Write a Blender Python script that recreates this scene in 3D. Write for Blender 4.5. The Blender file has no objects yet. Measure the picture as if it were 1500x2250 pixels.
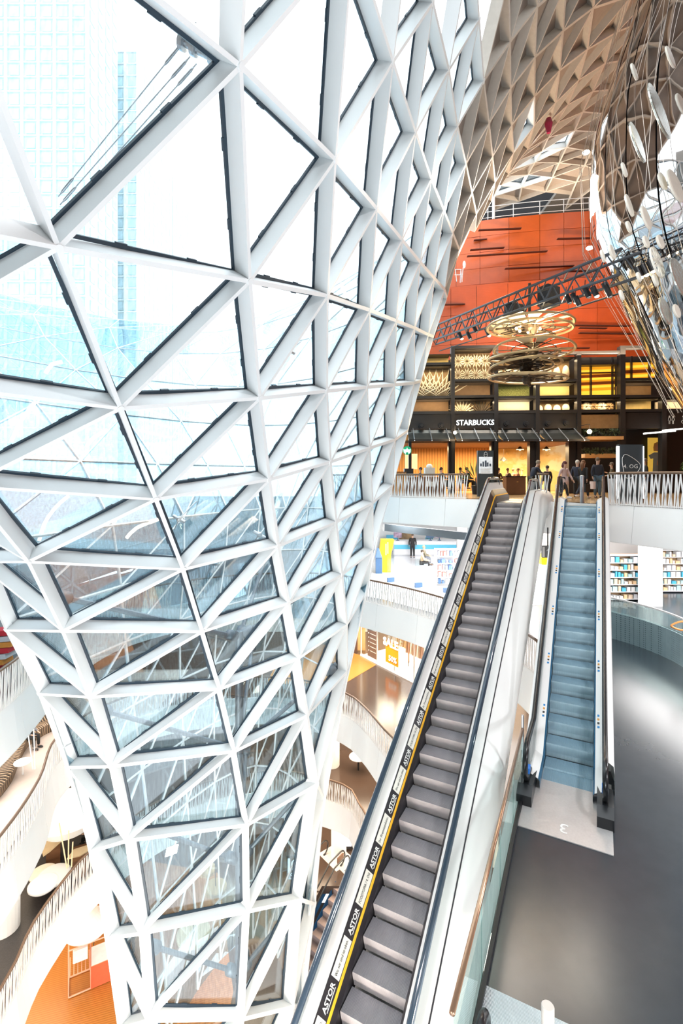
import bpy, bmesh, math, random
from mathutils import Vector, Matrix
from math import sin, cos, pi, radians, sqrt, atan2
random.seed(4)
S=bpy.context.scene; COL=S.collection
# ---------------------------------------------------------------- camera
F=1080.0; CX=750.0; CY=1050.0
cd=bpy.data.cameras.new('camera'); cam=bpy.data.objects.new('camera',cd); COL.objects.link(cam)
cd.sensor_fit='HORIZONTAL'; cd.sensor_width=36; cd.lens=36*F/1500; cd.shift_y=-75/1500; cd.clip_start=.1; cd.clip_end=900
cam.location=(0,0,0); cam.rotation_euler=(pi/2,0,0); S.camera=cam
# ---------------------------------------------------------------- sky, sun, exposure
W=bpy.data.worlds.new('world'); S.world=W; W.use_nodes=True
nt=W.node_tree; nt.nodes.clear()
bg=nt.nodes.new('ShaderNodeBackground'); wo=nt.nodes.new('ShaderNodeOutputWorld')
tc=nt.nodes.new('ShaderNodeTexCoord'); sx=nt.nodes.new('ShaderNodeSeparateXYZ'); cr=nt.nodes.new('ShaderNodeValToRGB')
nt.links.new(tc.outputs['Generated'],sx.inputs[0]); nt.links.new(sx.outputs['Z'],cr.inputs[0])
cr.color_ramp.elements[0].position=0.0; cr.color_ramp.elements[0].color=(.80,.88,.93,1)
cr.color_ramp.elements[1].position=.55; cr.color_ramp.elements[1].color=(.90,.965,1,1)
nt.links.new(cr.outputs[0],bg.inputs[0]); bg.inputs[1].default_value=2.2; nt.links.new(bg.outputs[0],wo.inputs[0])
S.view_settings.view_transform='Standard'; S.view_settings.look='None'; S.view_settings.gamma=1
S.view_settings.use_curve_mapping=False; S.view_settings.exposure=0.68
S.cycles.max_bounces=8; S.cycles.transparent_max_bounces=24; S.cycles.diffuse_bounces=3; S.cycles.glossy_bounces=3
S.cycles.caustics_reflective=False; S.cycles.caustics_refractive=False; S.cycles.sample_clamp_indirect=4
Z4,Z3,Z2,Z1,Z0=-.93,-5.93,-10.93,-15.93,-20.93
def area(name,loc,sx,sy,power,col=(1,.9,.78),rot=(0,0,0)):
    l=bpy.data.lights.new(name,'AREA'); l.shape='RECTANGLE'; l.size=sx; l.size_y=sy; l.energy=power; l.color=col
    o=bpy.data.objects.new(name,l); o.location=loc; o.rotation_euler=rot; COL.objects.link(o); return o
WARM=(1,.80,.58); NEUT=(1,.95,.9)
area('soffit_light',(10,24,Z3-1.25),10,8,900,NEUT); area('soffit_light',(7,27,Z4-1.25),9,6,1700,(1,.98,.97))
area('soffit_light',(16,18,Z4-1.25),8,9,1300,(1,.97,.95))
area('soffit_light',(5,26,Z3-1.25),8,7,750,WARM); area('soffit_light',(5,25,Z2-1.25),8,7,700,WARM)
area('soffit_light',(4,26,Z1-1.25),8,7,650,WARM)
area('soffit_light',(-14,16,Z3-1.25),6,14,650,NEUT); area('soffit_light',(-14,16,Z2-1.25),6,14,520,WARM)
area('soffit_light',(-14,17,Z1-1.25),6,12,620,WARM); area('soffit_light',(-3,27.5,Z3-1.3),10,4,900,NEUT)
area('soffit_light',(-3,27.5,Z2-1.3),10,4,900,WARM); area('soffit_light',(-3,28,Z1-1.3),10,4,800,WARM)
area('soffit_light',(5,12,Z3-1.25),3,6,500,WARM)
def lamp(name,loc,power,col=(1,.92,.82),r=.2):
    l=bpy.data.lights.new(name,'POINT'); l.energy=power; l.color=col; l.shadow_soft_size=r; o=bpy.data.objects.new(name,l); o.location=loc; COL.objects.link(o)
for x in (-7,-2.5,2): area('gallery_fill',(x,1,-5.5),.5,.5,150,(.95,.97,1),(radians(55),0,0))  # added fill from the near side, no luminaires there
for x in (-9,-5,-1,3): area('gallery_fill',(x,1,-9.0),.5,.5,400,(1,.93,.84),(radians(50),0,0)); area('gallery_fill',(x,1.5,-14.5),.5,.5,500,(1,.88,.74),(radians(60),0,0))  # more added fill for the lower funnel and balcony fronts
lamp('gallery_point_fill',(9,3,-2.6),620,(.9,.95,1)); lamp('gallery_point_fill',(13,9,-1.8),760,(.95,.97,1)); lamp('roof_lamp_or_fill',(19,42.5,22.6),700,(1,.8,.6)); lamp('roof_lamp_or_fill',(13.5,41,22),350,(1,.8,.6))  # added point fills for balcony fronts, right escalator and far roof
area('escalator_fill',(9,3.5,8.5),.8,.8,650,(.97,.98,1),(radians(12),0,0)); area('hall_up_fill',(13,28,7.2),9,2,1300,(1,.78,.55),(pi,0,0))  # added fills, one onto the escalator steps, one up onto the roof
area('hall_wall_fill',(9,27,15),10,3,1700,(1,.86,.7),(radians(-18),0,0))  # added general hall fill, brightens the orange wall
# ---------------------------------------------------------------- materials
MATS={}
def mat(name,col,rough=.5,metal=0,emit=None,es=0,noise=None,bump=0,bscale=40,spec=.5,alpha=None,coat=0):
    if name in MATS: return MATS[name]
    m=bpy.data.materials.new(name); m.use_nodes=True; n=m.node_tree; b=n.nodes['Principled BSDF']
    b.inputs['Base Color'].default_value=(*col,1); b.inputs['Roughness'].default_value=rough; b.inputs['Metallic'].default_value=metal
    b.inputs['Specular IOR Level'].default_value=spec; b.inputs['Coat Weight'].default_value=coat
    if emit: b.inputs['Emission Color'].default_value=(*emit,1); b.inputs['Emission Strength'].default_value=es
    t=n.nodes.new('ShaderNodeTexCoord')
    if noise is None: noise=(6,.06)
    tn=n.nodes.new('ShaderNodeTexNoise'); tn.inputs['Scale'].default_value=noise[0]; tn.inputs['Detail'].default_value=4
    n.links.new(t.outputs['Object'],tn.inputs['Vector'])
    mr=n.nodes.new('ShaderNodeMapRange'); mr.inputs['From Min'].default_value=.3; mr.inputs['From Max'].default_value=.7
    mr.inputs['To Min'].default_value=1-noise[1]; mr.inputs['To Max'].default_value=1+noise[1]*.5
    n.links.new(tn.outputs['Fac'],mr.inputs['Value'])
    hs=n.nodes.new('ShaderNodeHueSaturation'); hs.inputs['Color'].default_value=(*col,1)
    n.links.new(mr.outputs[0],hs.inputs['Value']); n.links.new(hs.outputs[0],b.inputs['Base Color'])
    if bump:
        t2=n.nodes.new('ShaderNodeTexNoise'); t2.inputs['Scale'].default_value=bscale; n.links.new(t.outputs['Object'],t2.inputs['Vector'])
        bp=n.nodes.new('ShaderNodeBump'); bp.inputs['Strength'].default_value=bump; bp.inputs['Distance'].default_value=.02
        n.links.new(t2.outputs['Fac'],bp.inputs['Height']); n.links.new(bp.outputs[0],b.inputs['Normal'])
    MATS[name]=m; return m
def glass(name,tint,refl=.06,rough=0.0):
    if name in MATS: return MATS[name]
    m=bpy.data.materials.new(name); m.use_nodes=True; n=m.node_tree; n.nodes.clear()
    o=n.nodes.new('ShaderNodeOutputMaterial'); mx=n.nodes.new('ShaderNodeMixShader'); tr=n.nodes.new('ShaderNodeBsdfTransparent')
    gl=n.nodes.new('ShaderNodeBsdfGlossy'); lw=n.nodes.new('ShaderNodeLayerWeight'); mr=n.nodes.new('ShaderNodeMapRange')
    tr.inputs[0].default_value=(*tint,1); gl.inputs['Roughness'].default_value=rough; gl.inputs[0].default_value=(.95,.97,1,1)
    lw.inputs[0].default_value=.25; mr.inputs['To Min'].default_value=refl; mr.inputs['To Max'].default_value=.4
    # faint water streaks on the pane
    t=n.nodes.new('ShaderNodeTexCoord'); mp=n.nodes.new('ShaderNodeMapping'); mp.inputs['Scale'].default_value=(14,14,.8)
    tn=n.nodes.new('ShaderNodeTexNoise'); tn.inputs['Scale'].default_value=2.0; m2=n.nodes.new('ShaderNodeMapRange')
    m2.inputs['From Min'].default_value=.35; m2.inputs['From Max'].default_value=.75; m2.inputs['To Min'].default_value=1; m2.inputs['To Max'].default_value=.86
    mc=n.nodes.new('ShaderNodeMix'); mc.data_type='RGBA'; mc.blend_type='MULTIPLY'; mc.inputs['Factor'].default_value=1
    n.links.new(t.outputs['Object'],mp.inputs[0]); n.links.new(mp.outputs[0],tn.inputs['Vector']); n.links.new(tn.outputs['Fac'],m2.inputs['Value'])
    mc.inputs['A'].default_value=(*tint,1); n.links.new(m2.outputs[0],mc.inputs['B']); n.links.new(mc.outputs['Result'],tr.inputs[0])
    n.links.new(lw.outputs['Facing'],mr.inputs['Value'])
    n.links.new(mr.outputs[0],mx.inputs[0]); n.links.new(tr.outputs[0],mx.inputs[1]); n.links.new(gl.outputs[0],mx.inputs[2]); n.links.new(mx.outputs[0],o.inputs[0])
    MATS[name]=m; return m
def nodemix(m,kind,scale,c2,lo=.45,hi=.55,mapping=(1,1,1),rot=0,coord='Object'):
    """overlay a second colour using a wave/voronoi/noise/brick mask"""
    n=m.node_tree; b=n.nodes['Principled BSDF']; src=b.inputs['Base Color'].links[0].from_socket
    t=n.nodes.new('ShaderNodeTexCoord'); mp=n.nodes.new('ShaderNodeMapping'); mp.inputs['Scale'].default_value=mapping; mp.inputs['Rotation'].default_value=(0,0,rot) if not isinstance(rot,tuple) else rot
    n.links.new(t.outputs[coord],mp.inputs[0])
    if kind=='wave':
        x=n.nodes.new('ShaderNodeTexWave'); x.inputs['Scale'].default_value=scale; out=x.outputs['Fac']
    elif kind=='voro':
        x=n.nodes.new('ShaderNodeTexVoronoi'); x.inputs['Scale'].default_value=scale; x.inputs['Randomness'].default_value=0.0 if lo>=0 and hi<.45 else 1; out=x.outputs['Distance']
    else:
        x=n.nodes.new('ShaderNodeTexNoise'); x.inputs['Scale'].default_value=scale; x.inputs['Detail'].default_value=6; out=x.outputs['Fac']
    n.links.new(mp.outputs[0],x.inputs['Vector'])
    r=n.nodes.new('ShaderNodeMapRange'); r.inputs['From Min'].default_value=lo; r.inputs['From Max'].default_value=hi; n.links.new(out,r.inputs['Value'])
    mx=n.nodes.new('ShaderNodeMix'); mx.data_type='RGBA'; n.links.new(r.outputs[0],mx.inputs['Factor']); n.links.new(src,mx.inputs['A']); mx.inputs['B'].default_value=(*c2,1)
    n.links.new(mx.outputs['Result'],b.inputs['Base Color']); return m
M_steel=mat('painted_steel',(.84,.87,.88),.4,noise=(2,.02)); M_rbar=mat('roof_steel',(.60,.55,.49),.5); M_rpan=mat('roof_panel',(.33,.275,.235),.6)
M_gask=mat('gasket',(.012,.03,.05),.45); M_glass=glass('pane_glass',(.93,.975,.99),.045); M_glass2=glass('far_pane_glass',(.78,.91,.97),.06)
M_white=mat('white_panel',(.90,.89,.87),.5,noise=(1,.02)); M_ceil=mat('white_ceiling',(.85,.83,.8),.7)
M_dark=mat('dark_floor',(.034,.043,.052),.22,noise=(3,.08),spec=.45); nodemix(M_dark,'voro',55,(.30,.31,.32),.12,.02)
M_shopf=mat('white_shop_floor',(.75,.75,.78),.15); M_wood=mat('parquet',(.40,.165,.035),.3)
nodemix(M_wood,'wave',1.2,(.30,.11,.022),.3,.9,(1,6,1),.5)
M_brown=mat('brown_floor',(.055,.036,.027),.16,noise=(2,.05),spec=.6)
M_rail=mat('bronze_rail',(.17,.10,.06),.3,.3); M_slat=mat('white_slat',(.82,.80,.78),.4)
M_bglass=glass('rail_glass',(.95,.98,.97),.05); M_tglass=glass('teal_glass',(.86,.95,.93),.07)
M_black=mat('black_rubber',(.012,.013,.015),.25); M_blk=mat('black_metal',(.018,.018,.02),.4,.2); M_alu=mat('brushed_metal',(.55,.57,.6),.3,.8)
M_chrome=mat('chrome',(.8,.8,.82),.06,1)
# ---------------------------------------------------------------- mesh helpers
class MB:
    def __init__(s): s.v=[]; s.f=[]; s.mi=[]; s.m=0
    def add(s,vs,fs):
        o=len(s.v); s.v+= [tuple(v) for v in vs]; s.f+=[tuple(o+i for i in f) for f in fs]; s.mi+=[s.m]*len(fs); return s
    def box(s,c,d,R=None):
        x,y,z=d[0]/2,d[1]/2,d[2]/2
        vs=[Vector((a*x,b*y,e*z)) for a in(-1,1) for b in(-1,1) for e in(-1,1)]
        if R is not None:
            if not isinstance(R,Matrix): R=Matrix.Rotation(R,3,'Z')
            vs=[R@v for v in vs]
        c=Vector(c); return s.add([v+c for v in vs],[(0,1,3,2),(4,6,7,5),(0,4,5,1),(2,3,7,6),(0,2,6,4),(1,5,7,3)])
    def hexa(s,p): return s.add(p,[(0,3,2,1),(4,5,6,7),(0,1,5,4),(1,2,6,5),(2,3,7,6),(3,0,4,7)])   # bottom 4, top 4
    def bar(s,a,b,w,h,n=(0,0,1),off=0):
        a=Vector(a); b=Vector(b); t=(b-a).normalized(); n=Vector(n); n=n-t*n.dot(t)
        if n.length<1e-4: n=Vector((1,0,0))-t*t.x
        n.normalize(); u=t.cross(n)*(w/2)
        q=[]
        for p in(a,b): q+= [p-u+n*off,p+u+n*off,p+u+n*(off+h),p-u+n*(off+h)]
        return s.add(q,[(0,1,2,3),(4,7,6,5),(0,4,5,1),(1,5,6,2),(2,6,7,3),(3,7,4,0)])
    def tube(s,pts,r,n=8,closed=False):
        pts=[Vector(p) for p in pts]; N=len(pts); rs=r if isinstance(r,(list,tuple)) else [r]*N; base=len(s.v); up=None; vs=[]
        for i,p in enumerate(pts):
            a=pts[i-1] if (i>0 or closed) else p; b=pts[(i+1)%N] if (i<N-1 or closed) else p
            t=(b-a).normalized() if (b-a).length>0 else Vector((0,0,1))
            if up is None: up=Vector((0,0,1)) if abs(t.z)<.9 else Vector((1,0,0))
            u=(up-t*up.dot(t)); u=u.normalized() if u.length>1e-5 else t.orthogonal().normalized(); up=u; v=t.cross(u)
            vs+=[p+(u*cos(2*pi*k/n)+v*sin(2*pi*k/n))*rs[i] for k in range(n)]
        fs=[]
        for i in range(N if closed else N-1):
            for k in range(n): fs.append((i*n+k,i*n+(k+1)%n,((i+1)%N)*n+(k+1)%n,((i+1)%N)*n+k))
        if not closed: fs+=[tuple(range(n-1,-1,-1)),tuple((N-1)*n+k for k in range(n))]
        return s.add(vs,fs)
    def cyl(s,c,r,h,n=20,r2=None): 
        c=Vector(c); return s.tube([c,c+Vector((0,0,h))],[r,r if r2 is None else r2],n)
    def lathe(s,c,prof,n=24,cap=True):
        c=Vector(c); vs=[c+Vector((r*cos(2*pi*k/n),r*sin(2*pi*k/n),z)) for r,z in prof for k in range(n)]
        fs=[(i*n+k,i*n+(k+1)%n,(i+1)*n+(k+1)%n,(i+1)*n+k) for i in range(len(prof)-1) for k in range(n)]
        if cap: fs+=[tuple(range(n-1,-1,-1)),tuple((len(prof)-1)*n+k for k in range(n))]
        return s.add(vs,fs)
    def ell(s,c,r,n=12,m=8,R=None):
        c=Vector(c); vs=[];
        for i in range(m+1):
            a=pi*i/m
            for k in range(n):
                v=Vector((r[0]*sin(a)*cos(2*pi*k/n),r[1]*sin(a)*sin(2*pi*k/n),-r[2]*cos(a)))
                vs.append(c+(R@v if R else v))
        return s.add(vs,[(i*n+k,i*n+(k+1)%n,(i+1)*n+(k+1)%n,(i+1)*n+k) for i in range(m) for k in range(n)])
    def prism(s,poly,z0,z1):
        n=len(poly); return s.add([(x,y,z0) for x,y in poly]+[(x,y,z1) for x,y in poly],
            [tuple(range(n-1,-1,-1)),tuple(range(n,2*n))]+[(k,(k+1)%n,n+(k+1)%n,n+k) for k in range(n)])
    def build(s,name,mats,parent=None,smooth=False,loc=None,rot=None,fix=True):
        me=bpy.data.meshes.new(name); me.from_pydata(s.v,[],s.f)
        if not isinstance(mats,(list,tuple)): mats=[mats]
        for m in mats: me.materials.append(m)
        if len(mats)>1: me.polygons.foreach_set('material_index',s.mi)
        if smooth: me.polygons.foreach_set('use_smooth',[True]*len(me.polygons))
        if fix:
            bm=bmesh.new(); bm.from_mesh(me); bmesh.ops.recalc_face_normals(bm,faces=bm.faces); bm.to_mesh(me); bm.free()
        me.update(); o=bpy.data.objects.new(name,me); COL.objects.link(o)
        if parent: o.parent=parent
        if loc is not None: o.location=loc
        if rot is not None: o.rotation_euler=rot
        return o
def tag(o,label=None,cat=None,group=None,kind=None):
    if label: o['label']=label
    if cat: o['category']=cat
    if group: o['group']=group
    if kind: o['kind']=kind
    return o
def empty(name,loc=(0,0,0),rz=0): 
    o=bpy.data.objects.new(name,None); o.location=loc; o.rotation_euler=(0,0,rz); o.empty_display_size=.2; COL.objects.link(o); return o
def inst(src,name,parent,loc=None,M=None):
    o=bpy.data.objects.new(name,src.data); COL.objects.link(o); o.parent=parent
    if loc is not None: o.location=loc
    if M is not None: o.matrix_local=M
    return o
def copy_tree(o,parent=None):
    c=o.copy(); COL.objects.link(c); c.parent=parent
    for ch in list(o.children): copy_tree(ch,c)
    return c
def PX(px,py,Y): return Vector(((px-CX)/F*Y,Y,(CY-py)/F*Y))
def FL(px,py,z):           # point of the photo on the horizontal plane z
    Y=-z*F/(py-CY); return PX(px,py,Y)
_fc={}
def text(name,body,size,m,M,parent=None,ext=.004,align='CENTER',bold=0):
    c=bpy.data.curves.new(name,'FONT'); c.body=body; c.size=size; c.extrude=ext; c.align_x=align; c.align_y='CENTER'; c.offset=bold; c.resolution_u=2
    o=bpy.data.objects.new(name,c); COL.objects.link(o)
    bpy.context.view_layer.update(); me=bpy.data.meshes.new_from_object(o.evaluated_get(bpy.context.evaluated_depsgraph_get()))
    bpy.data.objects.remove(o); me.name=name; me.materials.clear(); me.materials.append(m)
    t=bpy.data.objects.new(name,me); COL.objects.link(t); t.parent=parent; t.matrix_local=M; return t
def basis(x,y,o):
    x=Vector(x).normalized(); y=Vector(y); y=(y-x*y.dot(x)).normalized(); z=x.cross(y)
    return Matrix(((x.x,y.x,z.x,o[0]),(x.y,y.y,z.y,o[1]),(x.z,y.z,z.z,o[2]),(0,0,0,1)))
NODES={
-10:(15,[(15.92,25.66,23.88),(16.22,28.34,24.07),(16.96,30.78,24.31),(17.68,33.21,24.6),(18.44,35.55,25.02),(19.28,37.92,25.17),(19.89,40.24,25.56),(20.39,42.67,25.68),(20.96,45.01,25.92)]),
-9:(13,[(13.23,22.39,21.98),(13.9,24.77,22.48),(14.55,27.18,22.9),(15.16,29.67,23.32),(15.76,32.11,23.91),(16.39,34.58,24.43),(16.95,37.05,24.91),(17.48,39.48,25.3),(17.97,41.91,25.61),(18.41,44.37,25.8)]),
-8:(11,[(10.14,19.29,20.45),(11.07,21.63,20.67),(12.0,24.0,20.91),(12.73,26.38,21.35),(13.28,28.86,21.91),(13.76,31.34,22.64),(14.24,33.81,23.41),(14.8,36.25,24.1),(15.22,38.68,24.82),(15.61,41.13,25.36),(15.98,43.59,25.75),(16.62,46.04,25.88)]),
-7:(10,[(8.46,18.47,18.67),(9.39,20.82,18.93),(10.29,23.19,19.22),(11.14,25.6,19.53),(11.82,27.87,20.23)]),
-6:(8,[(6.08,15.07,16.54),(6.98,17.52,16.79),(7.85,19.95,17.07),(8.78,22.36,17.35),(9.69,24.74,17.71),(10.3,27.19,18.2)]),
-5:(7,[(4.83,14.2,14.4),(5.7,16.61,14.73),(6.55,19.03,15.08),(7.43,21.46,15.4),(8.35,23.86,15.77),(8.94,26.31,16.27)]),
-4:(5,[(2.86,10.66,11.85),(3.69,13.16,12.26),(4.53,15.64,12.62),(5.42,18.05,13.02),(6.3,20.49,13.39),(7.17,22.92,13.79),(7.75,25.38,14.29)]),
-3:(3,[(1.08,7.51,8.76),(1.83,9.81,9.48),(2.66,12.15,10.08),(3.46,14.65,10.47),(4.33,17.09,10.92),(5.19,19.54,11.34),(6.04,21.98,11.8),(6.65,24.44,12.27)]),
-2:(1,[(-0.64,3.76,5.74),(0.15,6.08,6.72),(0.91,8.64,7.31),(1.69,11.16,7.84),(2.5,13.66,8.31),(3.36,16.12,8.78),(4.21,18.58,9.25),(5.04,21.02,9.77)]),
-1:(0,[(-2.6,2.75,3.94),(-1.08,5.29,4.43),(-0.09,7.74,5.01),(0.74,10.21,5.59),(1.57,12.68,6.14),(2.43,15.16,6.65),(3.33,17.62,7.16),(4.22,20.08,7.7),(4.86,22.63,8.28)]),
0:(-1,[(-3.42,3.0,1.73),(-2.83,4.92,2.3),(-1.31,7.06,2.82),(-0.26,9.35,3.46),(0.69,11.76,4.01),(1.59,14.21,4.54),(2.48,16.66,5.08),(3.39,19.15,5.58),(4.07,21.66,6.22)]),
1:(-1,[(-4.8,4.71,0.99),(-3.03,6.75,0.95),(-1.44,8.72,1.41),(-0.32,10.94,1.93),(0.7,13.29,2.45),(1.7,15.71,2.97),(2.69,18.15,3.5),(3.35,20.69,4.08)]),
2:(-2,[(-6.88,8.17,-0.42),(-5.28,6.91,-0.12),(-3.16,8.38,-0.37),(-1.5,10.27,-0.04),(-0.27,12.44,0.4),(0.85,14.76,0.89),(1.88,17.16,1.33),(2.66,19.67,1.89)]),
3:(-2,[(-7.32,9.85,-1.69),(-5.55,8.71,-1.49),(-3.19,9.91,-1.85),(-1.49,11.69,-1.62),(-0.14,13.82,-1.25),(1.03,16.11,-0.83),(1.94,18.57,-0.29)]),
4:(-2,[(-7.6,11.14,-3.46),(-5.74,10.12,-3.16),(-3.17,11.2,-3.51),(-1.38,12.95,-3.3),(0.03,15.06,-2.97),(1.12,17.36,-2.56)]),
5:(-2,[(-7.54,12.25,-5.39),(-5.74,11.2,-5.0),(-3.03,12.23,-5.26),(-1.21,13.94,-5.12),(0.19,16.09,-4.81),(1.0,18.63,-4.26)]),
6:(-2,[(-7.23,12.94,-7.63),(-5.58,11.88,-6.98),(-2.8,12.87,-7.17),(-1.0,14.59,-7.05),(0.2,16.84,-6.63)]),
7:(-2,[(-6.74,13.19,-10.04),(-5.33,12.18,-9.0),(-2.5,13.03,-9.21),(-0.72,14.71,-9.17),(-0.57,16.18,-10.59)]),
8:(-2,[(-6.25,13.19,-12.36),(-4.93,12.05,-11.18),(-2.43,12.82,-11.31),(-1.15,14.14,-12.15),(-0.83,15.73,-13.65)]),
9:(-2,[(-5.9,13.07,-14.66),(-4.75,12.0,-13.26),(-2.47,12.28,-13.53),(-1.33,13.65,-14.7),(-1.15,15.19,-16.39)]),
}
# ================================================================ glass funnel and roof
N={}
for j,(i0,l) in NODES.items():
    for k,p in enumerate(l): N[(i0+k,j)]=Vector(p)
for i in range(15,23): N[(i,-7)]=N[(i,-8)]*2-N[(i,-9)]
for i in (14,13): N[(i,-10)]=N[(i+1,-10)]*2-N[(i+2,-10)]
for i in range(14,24): N[(i,-11)]=N[(i,-10)]*2-(N[(i,-9)] if (i,-9) in N else N[(i-1,-10)])+Vector((0,0,-.3))
for j,a in ((-6,[7]),(-7,[9,8,7]),(-8,[10,9,8]),(-9,[12,11,10,9]),(-10,[12,11,10]),(-11,[13,12,11])):
    for i in a: N[(i,j)]=N[(i+1,j)]*2-N[(i+2,j)]
for i in range(-2,3): N[(i,10)]=N[(i,9)]*2-N[(i,8)]
tris=[]
for (i,j) in N:
    q=[(i,j),(i+1,j),(i,j+1),(i+1,j+1)]
    if i<=-2:
        if all(k in N for k in q): tris+=[(q[0],q[1],q[3]),(q[0],q[3],q[2])]
    else:   # cell between rings j and j+1, diagonal (i,j+1)-(i+1,j)
        if q[0] in N and q[1] in N and q[2] in N: tris.append((q[0],q[1],q[2]))
        if q[1] in N and q[3] in N and q[2] in N: tris.append((q[1],q[3],q[2]))
nn={k:Vector() for k in N}; tn={}
for t in tris:
    a,b,c=[N[k] for k in t]; n=(b-a).cross(c-a).normalized()
    tn[t]=n
    for k in t: nn[k]+=n
ref=(N[(1,1)]-N[(0,1)]).cross(N[(0,2)]-N[(0,1)]); sg=1 if ref.dot(N[(0,1)])>0 else -1
for k in nn:
    nn[k]=(nn[k]*sg).normalized() if nn[k].length>0 else N[k].normalized()
def opx(p): return (CX+F*p.x/p.y, CY-F*p.z/p.y)
def opaque(t):
    if min(k[1] for k in t)<=-5 and max(k[1] for k in t)<=-4: return t not in SKY
    c=(N[t[0]]+N[t[1]]+N[t[2]])/3; x,y=opx(c)
    lim=1108-(y-10)*.36 if y<300 else 1004+ (300-y)*.06
    if y>300: lim=1030-(y-300)*.18
    return y<620 and x>lim and t not in SKY
def T(*k): return tuple(k)
SKY=set()
for t in tris:
    s=set(t)
    if s in ({(11,-6),(12,-6),(11,-5)},{(18,-8),(19,-9),(18,-9)},{(18,-8),(19,-8),(19,-9)},{(20,-8),(21,-8),(20,-7)},{(20,-8),(21,-9),(21,-8)},{(21,-8),(21,-7),(20,-7)},{(19,-8),(18,-7),(18,-8)},{(18,-8),(19,-8),(18,-7)}): SKY.add(t)
win=empty('window_1',N[(0,9)]); tag(win,'triangulated steel and glass funnel sweeping from ground floor up into the roof','window',kind='structure')
cei=empty('ceiling',N[(12,-7)]); tag(cei,'beige ribbed lattice roof with opaque triangular panels right of the glass','ceiling',kind='structure')
def loc(parent,o): o.matrix_parent_inverse=Matrix.Translation(-parent.location); return o
dep=lambda p:.24+.008*min(p.y,20)
wid=lambda p:.035+.0042*min(p.y,20)
edge_kind={}
for t in tris:
    op=opaque(t)
    for a,b in((0,1),(1,2),(2,0)):
        e=tuple(sorted((t[a],t[b]))); edge_kind.setdefault(e,[]).append(op)
for (a,b),ops in edge_kind.items():
    A,B=N[a],N[b]; o=all(ops); par=cei if o else win
    m=MB(); w=(wid(A)+wid(B))/2; d=(dep(A)+dep(B))/2; n=(nn[a]+nn[b])
    m.bar(A,B,w,d,n); loc(par,m.build('bar',M_rbar if o else M_steel,par,fix=False))
hubm={}
for k,p in N.items():
    if p.y>16: continue
    m=MB(); w=wid(p)*.8; n=nn[k]; m.tube([p-n*.012,p+n*(dep(p)*.9)],w,10); loc(win,m.build('node_hub',M_steel,win,fix=False))
def inset(P,d):
    a,b,c=P; la,lb,lc=(b-c).length,(c-a).length,(a-b).length; per=la+lb+lc
    ce=(a*la+b*lb+c*lc)/per; s=per/2; ar=sqrt(max(1e-9,s*(s-la)*(s-lb)*(s-lc))); r=ar/s; k=max(.05,1-d/r)
    return [ce+(p-ce)*k for p in P]
for t in tris:
    op=opaque(t); A=[N[k] for k in t]
    Q=[p+nn[k]*dep(p)*(.96 if not op else .9) for p,k in zip(A,t)]
    w=wid((A[0]+A[1])/2)
    if op:
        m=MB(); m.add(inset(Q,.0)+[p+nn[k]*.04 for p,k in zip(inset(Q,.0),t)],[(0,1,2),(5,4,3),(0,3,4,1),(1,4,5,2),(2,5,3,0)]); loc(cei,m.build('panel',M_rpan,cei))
    else:
        g0=inset(Q,w*.35); m=MB(); m.add(g0+[p+nn[k]*.02 for p,k in zip(g0,t)],[(0,1,2),(5,4,3),(0,3,4,1),(1,4,5,2),(2,5,3,0)])
        pane=loc(win,m.build('pane',M_glass,win))
        pane.visible_shadow=True
        n=sum((nn[k] for k in t),Vector())/3
        o=inset(Q,w*.4); i_=inset(Q,w*.4+.035+.002*min(A[0].y,15)); m=MB()
        o=[p-n*.03 for p in o]; i_=[p-n*.03 for p in i_]
        m.add(o+i_+[p+n*.035 for p in o]+[p+n*.035 for p in i_],[(0,1,4,3),(1,2,5,4),(2,0,3,5),(6,9,10,7),(7,10,11,8),(8,11,9,6),(3,4,10,9),(4,5,11,10),(5,3,9,11)])
        # setting blocks on the gasket
        for (u,v) in ((0,1),(1,2)):
            for f in (.3,.72):
                p=i_[u].lerp(i_[v],f); tt=(i_[v]-i_[u]).normalized(); m.bar(p-tt*.07,p+tt*.07,.03,.035,n)
        g=m.build('gasket',M_gask,pane,fix=False); g.matrix_parent_inverse=(pane.matrix_parent_inverse.copy()); g.matrix_parent_inverse=Matrix.Identity(4)
# far side of the funnel, one thin lattice seen through the near glass
RT=[(-18,-1.3,15),(-14.7,-1.2,15.2),(-10.6,-.6,16.2),(-6.6,.2,16.8),(-4.3,.9,18.4),(-.3,1.8,18.7),(1.9,2.5,19.8),(4.1,3.2,20.8),(6.2,3.9,21.8),(8.3,4.5,22.7),(12.3,6.2,24.6),(16.3,8.4,26.5),(20,10.4,31)]
LT=[(-18,-5.7,13.1),(-14.7,-5.9,13.2),(-10,-6.7,13.3),(-5.4,-7.5,12.5),(-1.7,-7.5,10.2),(2,-12,14),(6,-20,18),(12,-32,26),(20,-46,36)]
BK=[(-18,18),(-14.7,18.3),(-10,18.8),(-6,20),(-2,22.3),(1,25.2),(4,29),(8,35),(12,42),(16,52),(20,64)]
def itp(t,z):
    for a,b in zip(t,t[1:]):
        if z<=b[0]: f=(z-a[0])/(b[0]-a[0]); return [x+(y-x)*f for x,y in zip(a[1:],b[1:])]
    return list(t[-1][1:])
win2=empty('window_2',(-3,18,-15)); tag(win2,'far side of the glass funnel with thin bars, seen through the near panes','window',kind='structure')
FZ=[-17,-15,-13,-11,-9,-7,-5,-3.2,-1.4,.6,3,6,9.5,13.5,18]; NS=9; G={}
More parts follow.
